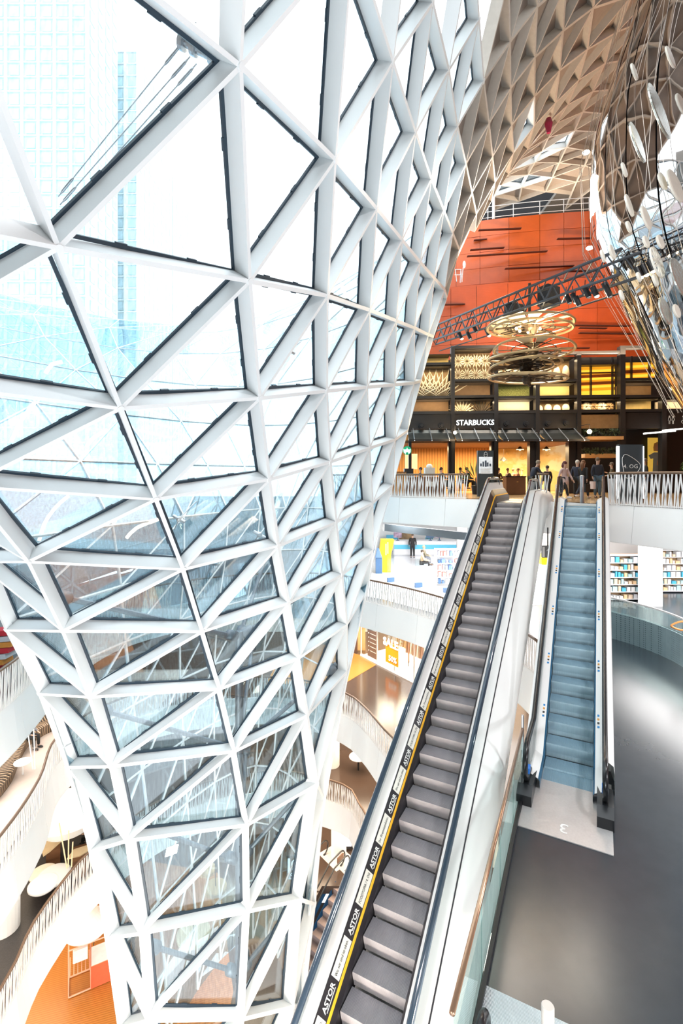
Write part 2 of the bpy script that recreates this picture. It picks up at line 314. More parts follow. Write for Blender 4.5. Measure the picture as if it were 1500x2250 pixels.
for a,z in enumerate(FZ):
    r,l,(yb,)=itp(RT,z),itp(LT,z),itp(BK,z); mx=(r[0]+l[0])/2
    for k in range(NS+1):
        t=k/NS; c=Vector((mx, 2*yb-(r[1]+l[1])/2)); 
        p=Vector(l)*(1-t)**2+c*2*t*(1-t)+Vector(r)*t*t
        s=1-.25*abs(2*t-1)
        G[(a,k)]=Vector((p.x,p.y,z))
cen=Vector((-3,14,0))
for (a,k),p in G.items():
    n=(p-Vector((-3,13,p.z+4))).normalized()
    for q in((a,k+1),(a+1,k),(a+1,k+1)):
        if q in G and not(q==(a,k+1) and a==0):
            m=MB(); m.bar(p,G[q],.05,.08,n); loc(win2,m.build('bar',M_steel,win2,fix=False))
for a in range(len(FZ)-1):
    for k in range(NS):
        p,q,r,s=G[(a,k)],G[(a,k+1)],G[(a+1,k+1)],G[(a+1,k)]
        for t in((p,q,r),(p,r,s)):
            m=MB(); n=(t[0]-Vector((-3,13,t[0].z+4))).normalized()*.06; m.add([x+n for x in t]+[x+n*1.3 for x in t],[(0,1,2),(5,4,3),(0,3,4,1),(1,4,5,2),(2,5,3,0)]); loc(win2,m.build('pane',M_glass2,win2,fix=False))
# steel ties and cables in the open well between the two glass skins
def rod(a,b,r,name,label,m=M_alu,fit=True):
    a=Vector(a);b=Vector(b);o=empty(name,a); tag(o,label,'tie rod',group='steel ties inside the funnel')
    mb=MB(); mb.tube([a-a,b-a],r,8); mb.build('rod',m,o)
    if fit:
        t=(b-a).normalized()
        for p in(a-a+t*.3,b-a-t*.3):
            q=MB(); q.tube([p-t*.22,p-t*.15,p+t*.15,p+t*.22],[r*1.2,r*2.4,r*2.4,r*1.2],10); q.build('end_fitting',m,o,smooth=True)
    return o
M_tie=mat('grey_tie',(.17,.2,.23),.4,.5)
zz=[-3,-6.5,-10,-13.5,-17]
for q,z in enumerate(zz):
    r,l,(yb,)=itp(RT,z),itp(LT,z),itp(BK,z)
    back=Vector(((r[0]+l[0])/2,yb-.2,z)); fr=Vector(((r[0]+l[0])/2+.3,min(r[1],l[1])+1.2,z-1.5)); c=Vector((-3.2,15.4,z-2))
    rod(c,back,.07,'tie_rod','dark steel tie running back to the far glass at level %s'%['of the upper gallery','of the third floor','of the second floor','of the first floor','near the base'][q],M_tie)
    rod(c,(l[0]+.5,l[1]+.8,z+.2),.07,'tie_rod','dark steel tie running left %s'%['high in the funnel','below the upper one','midway down','low in the funnel','near the base'][q],M_tie)
    rod(c,(r[0]-.4,r[1]-.2,z+.2),.07,'tie_rod','dark steel tie running right %s'%['high in the funnel','below the upper one','midway down','low in the funnel','near the base'][q],M_tie)
o=MB(); o.tube([(-3.2,15.4,-20.9),(-3.2,15.4,-4.8)],.13,14); tag(o.build('steel_mast',M_tie),'dark slim steel mast standing upright inside the funnel','mast')
for q,(a,b,Y) in enumerate([((402,92),(128,432),9),((418,124),(132,450),9),((432,140),(140,470),9)]):
    rod(PX(*a,Y),PX(*b,Y+1),.012,'steel_cable','thin steel cable outside upper left panes, %s of three'%['top','middle','bottom'][q],M_alu)
mb=MB(); a=PX(398,88,9);b=PX(478,130,9); d=(b-a)
mb.tube([a,a+d*.12,a+d*.13,a+d*.3,a+d*.31,a+d*.45,a+d*.46,a+d*.8,a+d*.81,b],[.16,.16,.08,.08,.15,.15,.09,.09,.14,.14],14)
tag(mb.build('cable_anchor',M_alu,smooth=False),'stubby steel cable anchor outside the upper left pane','anchor')
rod(PX(434,-40,9),PX(430,50,9),.012,'steel_cable','thin steel cable rising above the stubby anchor',M_alu,False)
for q,(x,y) in enumerate([(393,1140),(570,1175),(635,770)]):
    p=PX(x,y,15 if q<3 else 15.5); m=MB(); m.tube([p+Vector((-.18,0,.1)),p+Vector((.18,0,-.1))],.05,10); m.ell(p,(.09,.09,.09))
    m.tube([p,p+Vector((.3,.8,.5))],.02,6); m.tube([p,p+Vector((-.4,.8,-.4))],.02,6)
    tag(m.build('cable_clamp',M_alu),'cross-shaped cable clamp behind the glass, %s'%['left one at mid height','beside the second rib','high on the right','low on the right'][q],'clamp',group='cable clamps between the glass skins')
# ---------------------------------------------------------------- towers outside
def tower(name,label,x0,x1,y0,y1,ztop,zbot,colw,rowh,mw,mg):
    o=empty(name,((x0+x1)/2,y0,zbot)); tag(o,label,'building')
    m=MB(); m.box((0,(y1-y0)/2,(ztop-zbot)/2),(x1-x0,y1-y0,ztop-zbot)); m.build('wall',mw,o)
    w=MB(); fr=MB(); nx=int((x1-x0)/colw); nz=int((ztop-zbot)/rowh); cw=(x1-x0)/nx
    for i in range(nx):
        for k in range(nz):
            c=(-(x1-x0)/2+cw*(i+.5),-.05,rowh*(k+.5))
            w.box(c,(cw*.55,.3,rowh*.72))
    for i in range(nx+1): fr.box((-(x1-x0)/2+cw*i,-.25,(ztop-zbot)/2),(cw*.18,.6,ztop-zbot))
    for k in range(nz+1): fr.box((0,-.2,rowh*k),(x1-x0,.5,.35))
    ny=int((y1-y0)/colw)
    for i in range(ny):
        for k in range(nz): w.box(((x1-x0)/2+.05,(y1-y0)/ny*(i+.5),rowh*(k+.5)),(.3,(y1-y0)/ny*.55,rowh*.72))
    w.build('window',mg,o)['kind']='stuff'; fr.build('frame',mw,o)['kind']='stuff'; return o
mw=mat('hazed_facade',(.80,.88,.90),.6); mg=mat('hazed_windows',(.58,.74,.80),.3)  # distance haze is mixed into the facade and window colours of all towers
mw2=mat('hazed_blue_facade',(.66,.82,.88),.5); mg2=mat('hazed_blue_windows',(.52,.72,.80),.3)
Y=150; tower('office_tower','tall pale office tower with window grid behind the upper left panes',-89,-62,Y,Y+30,130,-25,3.4,3.6,mw,mg)
tower('office_tower','nearer bluish glass tower at the upper left corner',-104,-66,128,145,150,-25,4.2,3.8,mw2,mg2)
tower('office_tower','lower pale office block with window grid right of the tall towers',-95,-62.7,183,203,118.7,-25,3.2,3.5,mw,mg)
# ================================================================ floors of the hall
B4=[(-1.6,36),(-1.2,27.5),(.5,25),(2.4,23.4),(4.6,21.7),(6.74,19.94),(7.98,18.95),(8.4,18.2),(8.56,17.6),(9.0,16.5),(9.97,14.35),(10.6,12),(10.9,8)]
B3=[(-8.0,6),(-8.3,9),(-8.6,12.4),(-8.9,14),(-9.6,17.5),(-9.3,20.5),(-7.5,23),(-5,24.6),(-2,25.1),(0,24.4),(1.36,23.3),(3,21.5),(4.26,19.6),(5.2,17.6),(5.68,15.9),(5.82,14.3),(5.6,12.8),(4.9,11.4),(3.9,10.3),(3.48,9.46),(1.12,4.7),(.87,4.2)]
B2=[(-9.0,7),(-9.2,10),(-9.4,13.6),(-9.9,16.1),(-10.8,18.6),(-10.4,21),(-8.5,23.2),(-5,24.3),(-2,24),(.17,22.5),(1,21.1),(1.66,19.3),(2.17,18),(2.5,16),(2.4,13),(1.8,10),(.5,7)]
B1=[(-9.6,8),(-9.9,14.2),(-10.2,15.9),(-10.3,17.1),(-10,19.6),(-8.5,22.5),(-6,24.3),(-3,24.9),(.07,23.8),(.77,22.5),(1.18,21.3),(1.7,19.5),(2,17),(1.9,13),(1.2,9)]
B0=[(-2.2,4),(-2.2,19.5),(-1.9,23),(-1.0,25.2),(1.6,25.2),(2.6,22),(3,4)]
def smooth_line(P,step=.45):
    out=[]
    for i in range(len(P)-1):
        p0,p1,p2,p3=[Vector(P[max(0,min(len(P)-1,i+k))]) for k in(-1,0,1,2)]
        n=max(1,int((p2-p1).length/step))
        for k in range(n):
            t=k/n; out.append(.5*((2*p1)+(p2-p0)*t+(2*p0-5*p1+4*p2-p3)*t*t+(3*p1-p0-3*p2+p3)*t**3))
    out.append(Vector(P[-1])); return out
def sub(L,cond): return [p for p in L if cond(p)]
def ribbon(mb,L,zt,zb,offt=0,offb=0,th=.03):
    """vertical strip along polyline; off = shift to the right-hand side"""
    n=len(L); nr=[]
    for i in range(n):
        t=(L[min(n-1,i+1)]-L[max(0,i-1)]).normalized(); nr.append(Vector((t.y,-t.x)))
    for i in range(n-1):
        q=[]
        for z,of in((zb,offb),(zt,offt)):
            a=L[i]+nr[i]*of; b=L[i+1]+nr[i+1]*of; a2=a+nr[i]*th; b2=b+nr[i+1]*th
            q+=[(a.x,a.y,z),(b.x,b.y,z),(b2.x,b2.y,z),(a2.x,a2.y,z)]
        mb.hexa(q)
def slab(name,label,B,z,outer,mt,rail,fm=M_white,gapseg=()):
    L=smooth_line(B); poly=[(p.x,p.y) for p in L]+outer
    m=MB(); m.prism(poly,z-.25,z); f=m.build(name,mt); tag(f,label,'floor',kind='structure')
    m=MB(); m.prism(poly,z-.6,z-.252); s=m.build('ceiling',M_ceil); tag(s,'white soffit below the '+label,'ceiling',kind='structure')
    e=empty('wall_balcony',(L[0].x,L[0].y,z)); tag(e,'curved white balcony front below the '+label,'wall',kind='structure')
    # fascia, in panels
    i=0
    while i<len(L)-1:
        seg=L[i:i+6]
        if len(seg)>1:
            m=MB(); s2=[p.copy() for p in seg]; d=(s2[-1]-s2[-2]).normalized()*.012; s2[-1]-=d
            ribbon(m,s2,z+.02,z-1.17,0,.16,-.05) ; loc(e,m.build('fascia_panel',fm,e,smooth=False))
        i+=5
    m=MB(); ribbon(m,L,z-1.17,z-1.2,.16,.16,-1.2); loc(e,m.build('soffit_edge',M_ceil,e))
    for q,(c,lab) in enumerate(rail):
        S2=sub(L,c)
        if len(S2)<2: continue
        b=empty('balustrade',(S2[0].x,S2[0].y,z)); tag(b,lab,'railing')
        m=MB(); m.tube([(p.x,p.y,z+1.08) for p in S2],.045,8); loc(b,m.build('handrail',M_rail,b,smooth=True))
        m=MB(); m.tube([(p.x,p.y,z+.06) for p in S2],.02,6); loc(b,m.build('bottom_rail',M_slat,b))
        m=MB(); acc=0; k=0
        for a,c2 in zip(S2,S2[1:]):
            ln=(c2-a).length; t=(c2-a)/ln
            while acc<ln:
                p=a+t*acc; ti=.13*(1 if k%3 else -1)*(1 if k%2 else .45); k+=1
                m.bar((p.x,p.y,z+.03),(p.x+t.x*ti,p.y+t.y*ti,z+1.04),.036,.022,(t.y,-t.x,0)); acc+=.062
            acc-=ln
        sl=loc(b,m.build('slat',M_slat,b,fix=False)); sl['kind']='stuff'
    return L
slab('floor','third floor gallery around the void',B3,Z3,[(26,4.2),(26,44),(-26,44),(-26,6)],M_dark,
     [(lambda p:p.x<-7.6 and p.y<23,'curved slatted balustrade with dark handrail, third floor, left side behind the funnel'),
      (lambda p:-7.2<p.x and p.y>14.2,'curved slatted balustrade of the third floor in front of the white service shop')])
slab('floor','second floor gallery around the void',B2,Z2,[(26,7),(26,44),(-26,44),(-26,7)],M_brown,
     [(lambda p:p.x<-5,'curved slatted balustrade in front of the striped lounge bench, left side'),
      (lambda p:p.x>=-4.6 and p.y>9,'curved slatted balustrade with brown handrail below the sale shop')])
slab('floor','first floor gallery around the void',B1,Z1,[(26,9),(26,44),(-26,44),(-26,8)],M_brown,
     [(lambda p:p.x<-5,'lowest left slatted balustrade with thick brown handrail beside the cafe tables'),
      (lambda p:p.x>=-4.6 and p.y>12,'lowest right slatted balustrade with brown handrail above the small escalators')])
slab('floor','fourth floor in front of the coffee shop',B4,Z4,[(30,8),(30,40),(-1.6,40)],M_brown,
     [(lambda p:p.x<5.6 and p.y<27,'slanted white slat balustrade left of the long escalator, fourth floor'),
      (lambda p:7.3<p.x<8.15,'short slat balustrade between the two escalators, fourth floor'),
      (lambda p:p.x>8.95,'slanted white slat balustrade right of the right escalator, fourth floor')])
m=MB(); m.prism([(-26,4),*[(p[0],p[1]) for p in B0],(26,4),(26,44),(-26,44)],Z0-.4,Z0); f=m.build('floor',M_brown); tag(f,'brown polished ground floor','floor',kind='structure')
m=MB(); m.prism([(-26,4),(-26,30),(-6.5,26),(-4.4,20),(-4.4,4)],Z0,Z0+.03); f=m.build('floor',M_wood); tag(f,'orange parquet ground floor beside the pink kiosk','floor',kind='structure')
m=MB(); m.prism([(-6,4),(6,4),(6,30),(-6,30)],Z0-5.4,Z0-5); f=m.build('floor',M_brown); tag(f,'basement floor below the small escalators','floor',kind='structure')
L4=smooth_line([(-8.6,5),(-9.8,9),(-11,13),(-12.2,18),(-13.4,24),(-15,30)],.6)
m=MB(); m.prism([(p.x,p.y) for p in L4]+[(-26,30),(-26,5)],-1.5,-1.15); f=m.build('floor',M_white); tag(f,'white fourth floor gallery left of the funnel','floor',kind='structure')
e=empty('wall_balcony',(-9,6,-1.5)); tag(e,'pale curved parapet of the left fourth floor gallery','wall',kind='structure')
for i in range(0,len(L4)-1,5):
    m=MB(); s2=[p.copy() for p in L4[i:i+6]]; s2[-1]-=(s2[-1]-s2[-2]).normalized()*.012; ribbon(m,s2,.1,-1.9,0,.15,-.06); loc(e,m.build('fascia_panel',mat('lavender_panel',(.66,.64,.72),.5,noise=(1,.03)),e))
m=MB(); m.box((-22,17,2),(.2,26,6)); tag(m.build('wall_left',mat('rose_wall',(.62,.42,.40),.6)),'dusty rose wall behind the left fourth floor gallery','wall',kind='structure')
for i,pts in enumerate([[(25,970),(40,935),(60,905),(76,885)],[(138,1042),(152,1018),(166,1005)],[(190,982),(205,962),(235,945)],[(86,1188),(98,1150),(122,1115),(150,1090)],[(278,1182),(300,1160),(350,1140)],[(100,820),(115,800),(135,795)]]):
    m=MB(); P_=smooth_line([(x,y) for x,y in pts],12); m.tube([PX(p.x,p.y,17.5-.3*i) for p in P_],.06,8); tag(m.build('curved_lamp',mat('strip_glow',(1,.8,.6),.5,emit=(1,.78,.58),es=2.2)),'curved warm strip lamp seen through the left panes, %s'%['upper left','short one in the middle','upper right of three','longest one lower left','lower right','faint topmost'][i],'lamp',group='curved strip lamps of the left gallery')
# white shop floor on the third level, wood floor by the sale shop
m=MB(); m.prism([(-3,26),(.2,25.4),(2.0,24),(4.0,21.6),(5.1,19.6),(6.4,22),(12.5,24),(12.5,40),(-3,40)],Z3,Z3+.012); f=m.build('floor',M_shopf); tag(f,'glossy white shop floor of the service shop','floor',kind='structure')
p=[FL(760,1500,Z2),FL(826,1461,Z2),FL(793,1440,Z2),(-3.5,34,0),(-4,26,0)]
m=MB(); m.prism([(q[0],q[1]) for q in p],Z2,Z2+.01); f=m.build('floor',M_wood); tag(f,'orange wooden floor left of the sale shop','floor',kind='structure')
# back walls
for z,y,x0,x1,lab in((Z3,41,-26,14,'white rear wall of the third floor shops'),(Z2,35,-26,20,'white rear wall of the second floor'),(Z1,36,-26,20,'white rear wall of the first floor')):
    m=MB(); m.box(((x0+x1)/2,y,z+2.2),(x1-x0,.2,4.4)); tag(m.build('wall_back',M_white),lab,'wall',kind='structure')
m=MB(); m.box((0,37,Z0+2.2),(44,.2,4.4)); tag(m.build('wall_back',mat('warm_wall',(.6,.42,.25),.6)),'warm rear wall of the ground floor','wall',kind='structure')
for z in (Z3,Z2,Z1):
    m=MB(); m.box((-22,20,z+2.2),(.2,32,4.4)); tag(m.build('wall_left',M_white),'white shop wall on the left at level %d'%(round((z-Z0)/5)),'wall',kind='structure')
# ================================================================ escalators
TH=radians(27.8); D=Vector((sin(TH),cos(TH),0)); WV=Vector((cos(TH),-sin(TH),0)); UP=Vector((0,0,1))
def sweep(prof,path,O,closed=False):
    m=MB(); vs=[]; n=len(prof)
    for s_,z in path:
        for u,v in prof: vs.append(O+D*s_+WV*u+UP*(z+v)-O)
    fs=[]; K=n if closed else n-1
    for i in range(len(path)-1):
        for k in range(K): fs.append((i*n+k,(i+1)*n+k,(i+1)*n+(k+1)%n,i*n+(k+1)%n))
    if closed: fs+=[tuple(range(n)),tuple((len(path)-1)*n+k for k in range(n-1,-1,-1))]
    return m.add(vs,fs)
M_tread=mat('tread_metal',(.36,.355,.38),.42,.35); 
def grooves(m,sc):
    n=m.node_tree; b=n.nodes['Principled BSDF']; t=n.nodes.new('ShaderNodeTexCoord'); w=n.nodes.new('ShaderNodeTexWave'); w.inputs['Scale'].default_value=sc
    w.bands_direction='X'; n.links.new(t.outputs['Object'],w.inputs['Vector']); bp=n.nodes.new('ShaderNodeBump'); bp.inputs['Strength'].default_value=.5; bp.inputs['Distance'].default_value=.01
    n.links.new(w.outputs['Fac'],bp.inputs['Height']); n.links.new(bp.outputs[0],b.inputs['Normal']); return m
grooves(M_tread,16); M_tread2=grooves(mat('blue_tread_metal',(.30,.45,.55),.38,.4),16)
M_riser=grooves(mat('riser_metal',(.66,.60,.59),.45,.2),16); M_riser2=grooves(mat('blue_riser_metal',(.55,.72,.80),.4,.2),16)
def make_steps(root,path,W_,mats,s0,s1,rise,run=.4):
    m=MB(); w=W_-.02
    pr=[(0,0),(0,-.03),(.012,-.08),(.03,-.14),(.05,-.2),(.055,-rise-.02),(.1,-rise-.02),(.1,-.05),(run,-.05),(run,0)]
    n=len(pr); vs=[(u,y,z) for u in(.01,.01+w) for y,z in pr]
    m.add(vs,[]) ; m.m=0
    for k in range(n):
        a,b=k,(k+1)%n; m.f.append((a,b,n+b,n+a)); m.mi.append(1 if k<5 else 0)
    m.f+= [tuple(range(n)),tuple(range(2*n-1,n-1,-1))]; m.mi+=[0,0]
    src=None; k=0; s_=s0; R=Matrix(((WV.x,D.x,0),(WV.y,D.y,0),(0,0,1))).to_4x4()
    def zat(s):
        for (a,za),(b,zb) in zip(path,path[1:]):
            if s<=b: return za+(zb-za)*(s-a)/(b-a)
        return path[-1][1]
    while s_<s1:
        z=zat(s_+run*.5)
        M=Matrix.Translation(D*s_+UP*z)@R
        if src is None: src=m.build('step',mats,root,fix=True); src.matrix_local=M
        else: inst(src,'step',root,M=M)
        s_+=run
M_y=mat('yellow_line',(1,.52,.02),.5,emit=(1,.5,.02),es=.0); M_sk=mat('dark_skirt',(.035,.03,.035),.35,.3); M_deck=mat('white_deck',(.90,.88,.86),.35,noise=(1,.02))
M_hand=mat('blue_black_handrail',(.03,.05,.075),.12,coat=.6)
def handrail(root,path,u,v,name='handrail',ends=(True,True),mt=M_black,r=.045):
    P=[D*s_+WV*u+UP*(z+v) for s_,z in path]
    if ends[1]:
        e=P[-1]; c=e-UP*.3; P+=[c+D*(.3*sin(a))+UP*(.3*cos(a)) for a in [pi*k/8 for k in range(1,9)]]+[c-UP*.3-D*.3]
    if ends[0]:
        e=P[0]; c=e-UP*.33; P=[c-UP*.33+D*.3]+[c-D*(.33*sin(a))+UP*(.33*cos(a)) for a in [pi*k/8 for k in range(8,0,-1)]]+P
    m=MB(); m.tube(P,r,10); return m.build(name,mt,root,smooth=True)
# --- long escalator
O1=Vector((-.82,5.8,0)); pth1=[(-1.5,-9.85),(14,-1.03),(14.3,-.94),(17.0,-.93)]
E1=empty('escalator',O1+UP*-9.0); E1.location=O1; tag(E1,'long grey escalator with yellow edge line and advertising strip rising to fourth floor','escalator')
make_steps(E1,pth1,.9,[M_tread,M_riser],-1.5,14.4,.23)
for nm,pr,mt in [('skirt',[(0,-.3),(0,.14),(-.05,.26)],M_sk),('edge_line',[(-.045,.255),(-.06,.285),(-.075,.295)],M_y),('advert_strip',[(-.075,.293),(-.19,.49),(-.22,.49)],M_sk),
    ('inner_panel',[(-.20,.49),(-.235,.50),(-.29,.76),(-.33,.76),(-.40,.42),(-.62,.2),(-.70,-.25),(-.62,-.75),(-.2,-.95)],M_deck),
    ('skirt',[(.9,-.3),(.9,.14),(.96,.26)],M_sk),('inner_panel',[(.96,.26),(1.1,.46),(1.13,.47)],M_deck),
    ('deck',[(1.13,.47),(1.32,.47),(1.33,.45)],M_deck),('side_cladding',[(1.345,.45),(1.56,.38),(1.70,.2),(1.76,-.1),(1.70,-.45),(1.5,-.75),(1.1,-.98),(-.2,-1.0)],M_deck)]:
    sweep(pr,pth1,O1).build(nm,mt,E1,smooth=nm in('side_cladding',),fix=False)
sweep([(1.325,.44),(1.35,.44),(1.35,.456),(1.325,.456)],pth1,O1,True).build('seam',M_sk,E1)
sweep([(1.13,.46),(1.15,.46),(1.19,.82),(1.17,.82)],pth1,O1,True).build('glass_panel',M_bglass,E1)
sweep([(-.30,.74),(-.285,.74),(-.30,.9),(-.315,.9)],pth1,O1,True).build('glass_panel',M_bglass,E1)
handrail(E1,pth1[:3]+[(16,-.93)],-.31,.92,ends=(False,True),mt=M_hand,r=.05); handrail(E1,pth1[:3]+[(16,-.93)],1.18,.86,ends=(False,True),mt=M_hand,r=.05)
m=MB(); m.hexa([D*s_+WV*u+UP*z for z in(-.97,-.92) for s_,u in((14.4,-.1),(14.4,1.0),(17.6,1.0),(17.6,-.1))]); m.build('landing_plate',M_alu,E1)
# adverts
SL=Vector((D*14+UP*0).x and (D.x*15.5,D.y*15.5,8.82)).normalized(); ACR=(WV*-.115+UP*.197).normalized()
M_lab=mat('cream_label',(.86,.83,.76),.5); M_txt=mat('white_print',(.9,.9,.88),.5); M_dtx=mat('dark_print',(.04,.04,.04),.5)
labs=['Wo wir sind ist oben.','FOODTOPIA / 4. OG','Ihr Premiumkino.']
nrm=ACR.cross(SL).normalized()
if nrm.z<0: nrm=-nrm
fcache={}
def on_strip(s_): 
    z=-1.03-.569*(14-s_); return D*s_+WV*(-.1325)+UP*(z+.392)+nrm*.004
# the label with centre at Y=7.58 is 'Wo wir sind ist oben.'
s_=(7.58-O1.y)/D.y-.95*0; base=s_; k=-2
while base+k*.95<13.6:
    s_=base+k*.83; 
    if s_>13.8: break
    c=on_strip(s_)
    M=basis(SL,-nrm.cross(SL)*-1,c); M=basis(SL,nrm.cross(SL),c)
    key=k%3
    if ('l') not in fcache:
        m=MB(); m.box((0,0,0),(.5,.17,.004)); lb=m.build('label_card',M_lab,E1); lb.matrix_local=M; fcache['l']=lb
    else: lb=inst(fcache['l'],'label_card',E1,M=M)
    M2=basis(SL,nrm.cross(SL),c+nrm*.004)
    if key not in fcache: fcache[key]=text('lettering',labs[key],.072,M_dtx,M2,E1,.001); d_=fcache[key].dimensions.x; [setattr(v,'co',Vector((v.co.x*.45/d_,v.co.y,v.co.z))) for v in fcache[key].data.vertices]
    else: inst(fcache[key],'lettering',E1,M=M2)
    c=on_strip(s_+.415); M2=basis(SL,nrm.cross(SL),c+nrm*.003)
    if 'a' not in fcache: fcache['a']=text('lettering','ASTOR',.11,M_txt,M2,E1,.001,bold=.003)
    else: inst(fcache['a'],'lettering',E1,M=M2)
    if 'b' not in fcache:
        m=MB(); m.box((0,-.055,0),(.3,.012,.002)); o=m.build('underline',M_txt,E1); o.matrix_local=M2; fcache['b']=o
    else: inst(fcache['b'],'underline',E1,M=M2)
    k+=1
# --- right escalator
O2=Vector((3.93,9.66,0)); pth2=[(-.9,Z3),(.55,Z3),(7.45,Z4),(8.6,Z4)]
E2=empty('escalator',O2); tag(E2,'blue escalator with white side panels rising from third to fourth floor, right one','escalator')  # blue comes from the tread, riser and skirt colours
make_steps(E2,[(-.9,Z3),(.55,Z3+.03),(7.45,Z4),(9,Z4)],.9,[M_tread2,M_riser2],-.0,7.9,.285)
pf=[(-.35,Z3),(.55,Z3),(7.45,Z4),(8.6,Z4)]
M_bl=mat('blue_skirt',(.05,.17,.30),.25,.5)
for sgn,u0 in((-1,0),(1,.9)):
    for nm,pr,mt in [('skirt',[(0,-.25),(0,.16),(.03,.2)],M_bl),('deck',[(.03,.2),(.13,.25),(.16,.27),(.19,.27)],M_deck),
        ('side_cladding',[(.25,.3),(.34,.24),(.36,.1),(.36,-.35),(.3,-.6)],M_deck)]:
        sweep([(u0+sgn*a,b) for a,b in pr],pf if nm!='side_cladding' else [(.1,Z3+.3),(.55,Z3+.32),(7.45,Z4),(8.6,Z4)],O2).build(nm,mt,E2,fix=False)
    sweep([(u0+sgn*a,b) for a,b in((.17,.25),(.19,.25),(.21,.88),(.19,.88))],pf,O2,True).build('glass_panel',M_bglass,E2)
    handrail(E2,[(-.5,Z3),(.5,Z3),(7.4,Z4),(8.3,Z4)],u0+sgn*.2,.94,ends=(True,True),mt=M_black,r=.05)
    m=MB(); c=D*-.95+WV*(u0+sgn*.2)+UP*Z3; pr=[(-.05,0),(.85,0),(.85,.22),(.15,.30),(-.05,.2)]
    vs=[c+D*s_+UP*z+WV*(w*.13) for w in(-1,1) for s_,z in pr]; m.add(vs,[(0,1,2,3,4),(9,8,7,6,5)]+[(k,5+k,5+(k+1)%5,(k+1)%5) for k in range(5)]); m.build('newel_base',M_black,E2)
    # small stickers on the deck
    for i,s_ in enumerate([1.2,2.3,3.5,4.7,5.9,6.9]):
        z=Z3+(s_-.55)*5/6.9; sl=(D*6.9+UP*5).normalized()
        for q,(cc) in enumerate([(.02,.25,.6),(.03,.03,.03),(.8,.35,.05),(.02,.25,.6)]):
            m=MB(); m.bar(D*(s_+q*.07)+WV*(u0+sgn*.09)+UP*(z+q*.05+.233),D*(s_+q*.07+.035)+WV*(u0+sgn*.09)+UP*(z+q*.05+.258),.05,.005,UP)
            m.build('sticker',mat('sticker%d'%q,cc,.5),E2)
sweep([(-.3,-.55),(1.2,-.55)],[(.6,Z3+.32),(7.45,Z4),(8.6,Z4)],O2).build('underside',M_deck,E2,fix=False)
for u0 in (-.17,1.07):
    m=MB(); c=D*-.55+WV*u0+UP*(Z3+.45); m.box(c,(.05,.16,.1),-TH); m.build('safety_sign',mat('sign_blue',(.02,.2,.7),.4),E2)
# landing plate with a 3
q=[FL(1147,1727,Z3),FL(1130,1813,Z3),FL(1348,1882,Z3),FL(1342,1790,Z3)]
pl=[q[1]+WV*.05,q[2],q[2]+D*2.0,q[1]+WV*.05+D*2.0]
M_plate=mat('landing_steel',(.60,.58,.57),.32,.4,noise=(30,.06))
m=MB(); m.hexa([(p.x,p.y,Z3+z) for z in(.002,.018) for p in pl]); pt=m.build('landing_plate',M_plate); tag(pt,'brushed steel landing plate with a number at foot of right escalator','floor plate')
c=FL(1238,1822,Z3); text('numeral','3',.34,mat('plate_print',(.82,.80,.78),.4),basis(-WV,-D,(c.x,c.y,Z3+.021)),pt,.001)
# --- glass barrier along the edge of the third floor
gb=empty('glass_barrier',(1.2,4.8,Z3)); tag(gb,'frameless glass barrier with slim metal handrail left of the dark floor','railing')
a=Vector((1.0,4.45,Z3)); b=Vector((3.50,9.5,Z3)); dd=(b-a); L_=dd.length; dd.normalize(); n_=4
for i in range(n_):
    p=a+dd*(L_/n_*i+.01); r=a+dd*(L_/n_*(i+1)-.01); m=MB(); m.bar(p+UP*.05,r+UP*.05,.02,1.0,UP); loc(gb,m.build('glass_panel',M_tglass,gb))
m=MB(); m.tube([a+UP*1.08,b+UP*1.08],.028,10); loc(gb,m.build('handrail',mat('bronze_tube',(.45,.28,.18),.25,.7),gb,smooth=True))
m=MB(); m.bar(a+WV*.03,b+WV*.03,.05,.08,UP); loc(gb,m.build('base_shoe',M_blk,gb)); m=MB(); m.bar(a-WV*.08,b-WV*.08,.14,.06,UP); loc(gb,m.build('white_kerb',M_white,gb))
m=MB(); m.tube([b+UP*.0,b+UP*1.35],.025,10); loc(gb,m.build('post',M_alu,gb))
# --- escalator head at the bottom edge
eh=empty('lower_escalator',FL(1120,2240,Z3)); tag(eh,'ribbed steel plate and black handrail loop of an escalator at the bottom edge','escalator')
e0=FL(1058,2164,Z3); e1=FL(1215,2238,Z3); dv=(e1-e0).normalized(); bk=Vector((-dv.y,dv.x,0)); bk=bk if bk.y<0 else -bk
M_rib=grooves(mat('ribbed_steel',(.5,.55,.57),.35,.5),20)
m=MB(); m.hexa([(p.x,p.y,Z3+z) for z in(.002,.02) for p in(e0,e0+bk*1.6,e0+bk*1.6+dv*1.6,e0+dv*1.6)]); loc(eh,m.build('landing_plate',M_rib,eh))
c=PX(1068,2195,4.75); P=[c+Vector((0,0,-.35))+D*.0]; P=[c-D*1.4-UP*.95,c-D*.5-UP*.12]+[c-UP*.25-D*.25+D*(.25*sin(t))+UP*(.25*cos(t)) for t in [pi*k/8 for k in range(0,9)]]+[c-D*1.3-UP*1.3]
m=MB(); m.tube(P,.045,10); loc(eh,m.build('handrail',M_black,eh,smooth=True))
m=MB(); m.bar(c-D*.05-UP*.3,c-D*1.35-UP*1.1,.012,.36,UP,-.1); loc(eh,m.build('glass_panel',M_tglass,eh))
bo=PX(1203,2209,4.72); m=MB(); h=bo.z-Z3; m.lathe((0,0,0),[(.075,0),(.075,.03),(.06,.03),(.06,h-.01),(.052,h)],24); o=m.build('bollard',mat('cream_bollard',(.75,.68,.62),.35),smooth=False,loc=(bo.x,bo.y,Z3)); tag(o,'short cream round bollard at the bottom edge of the dark floor','bollard')
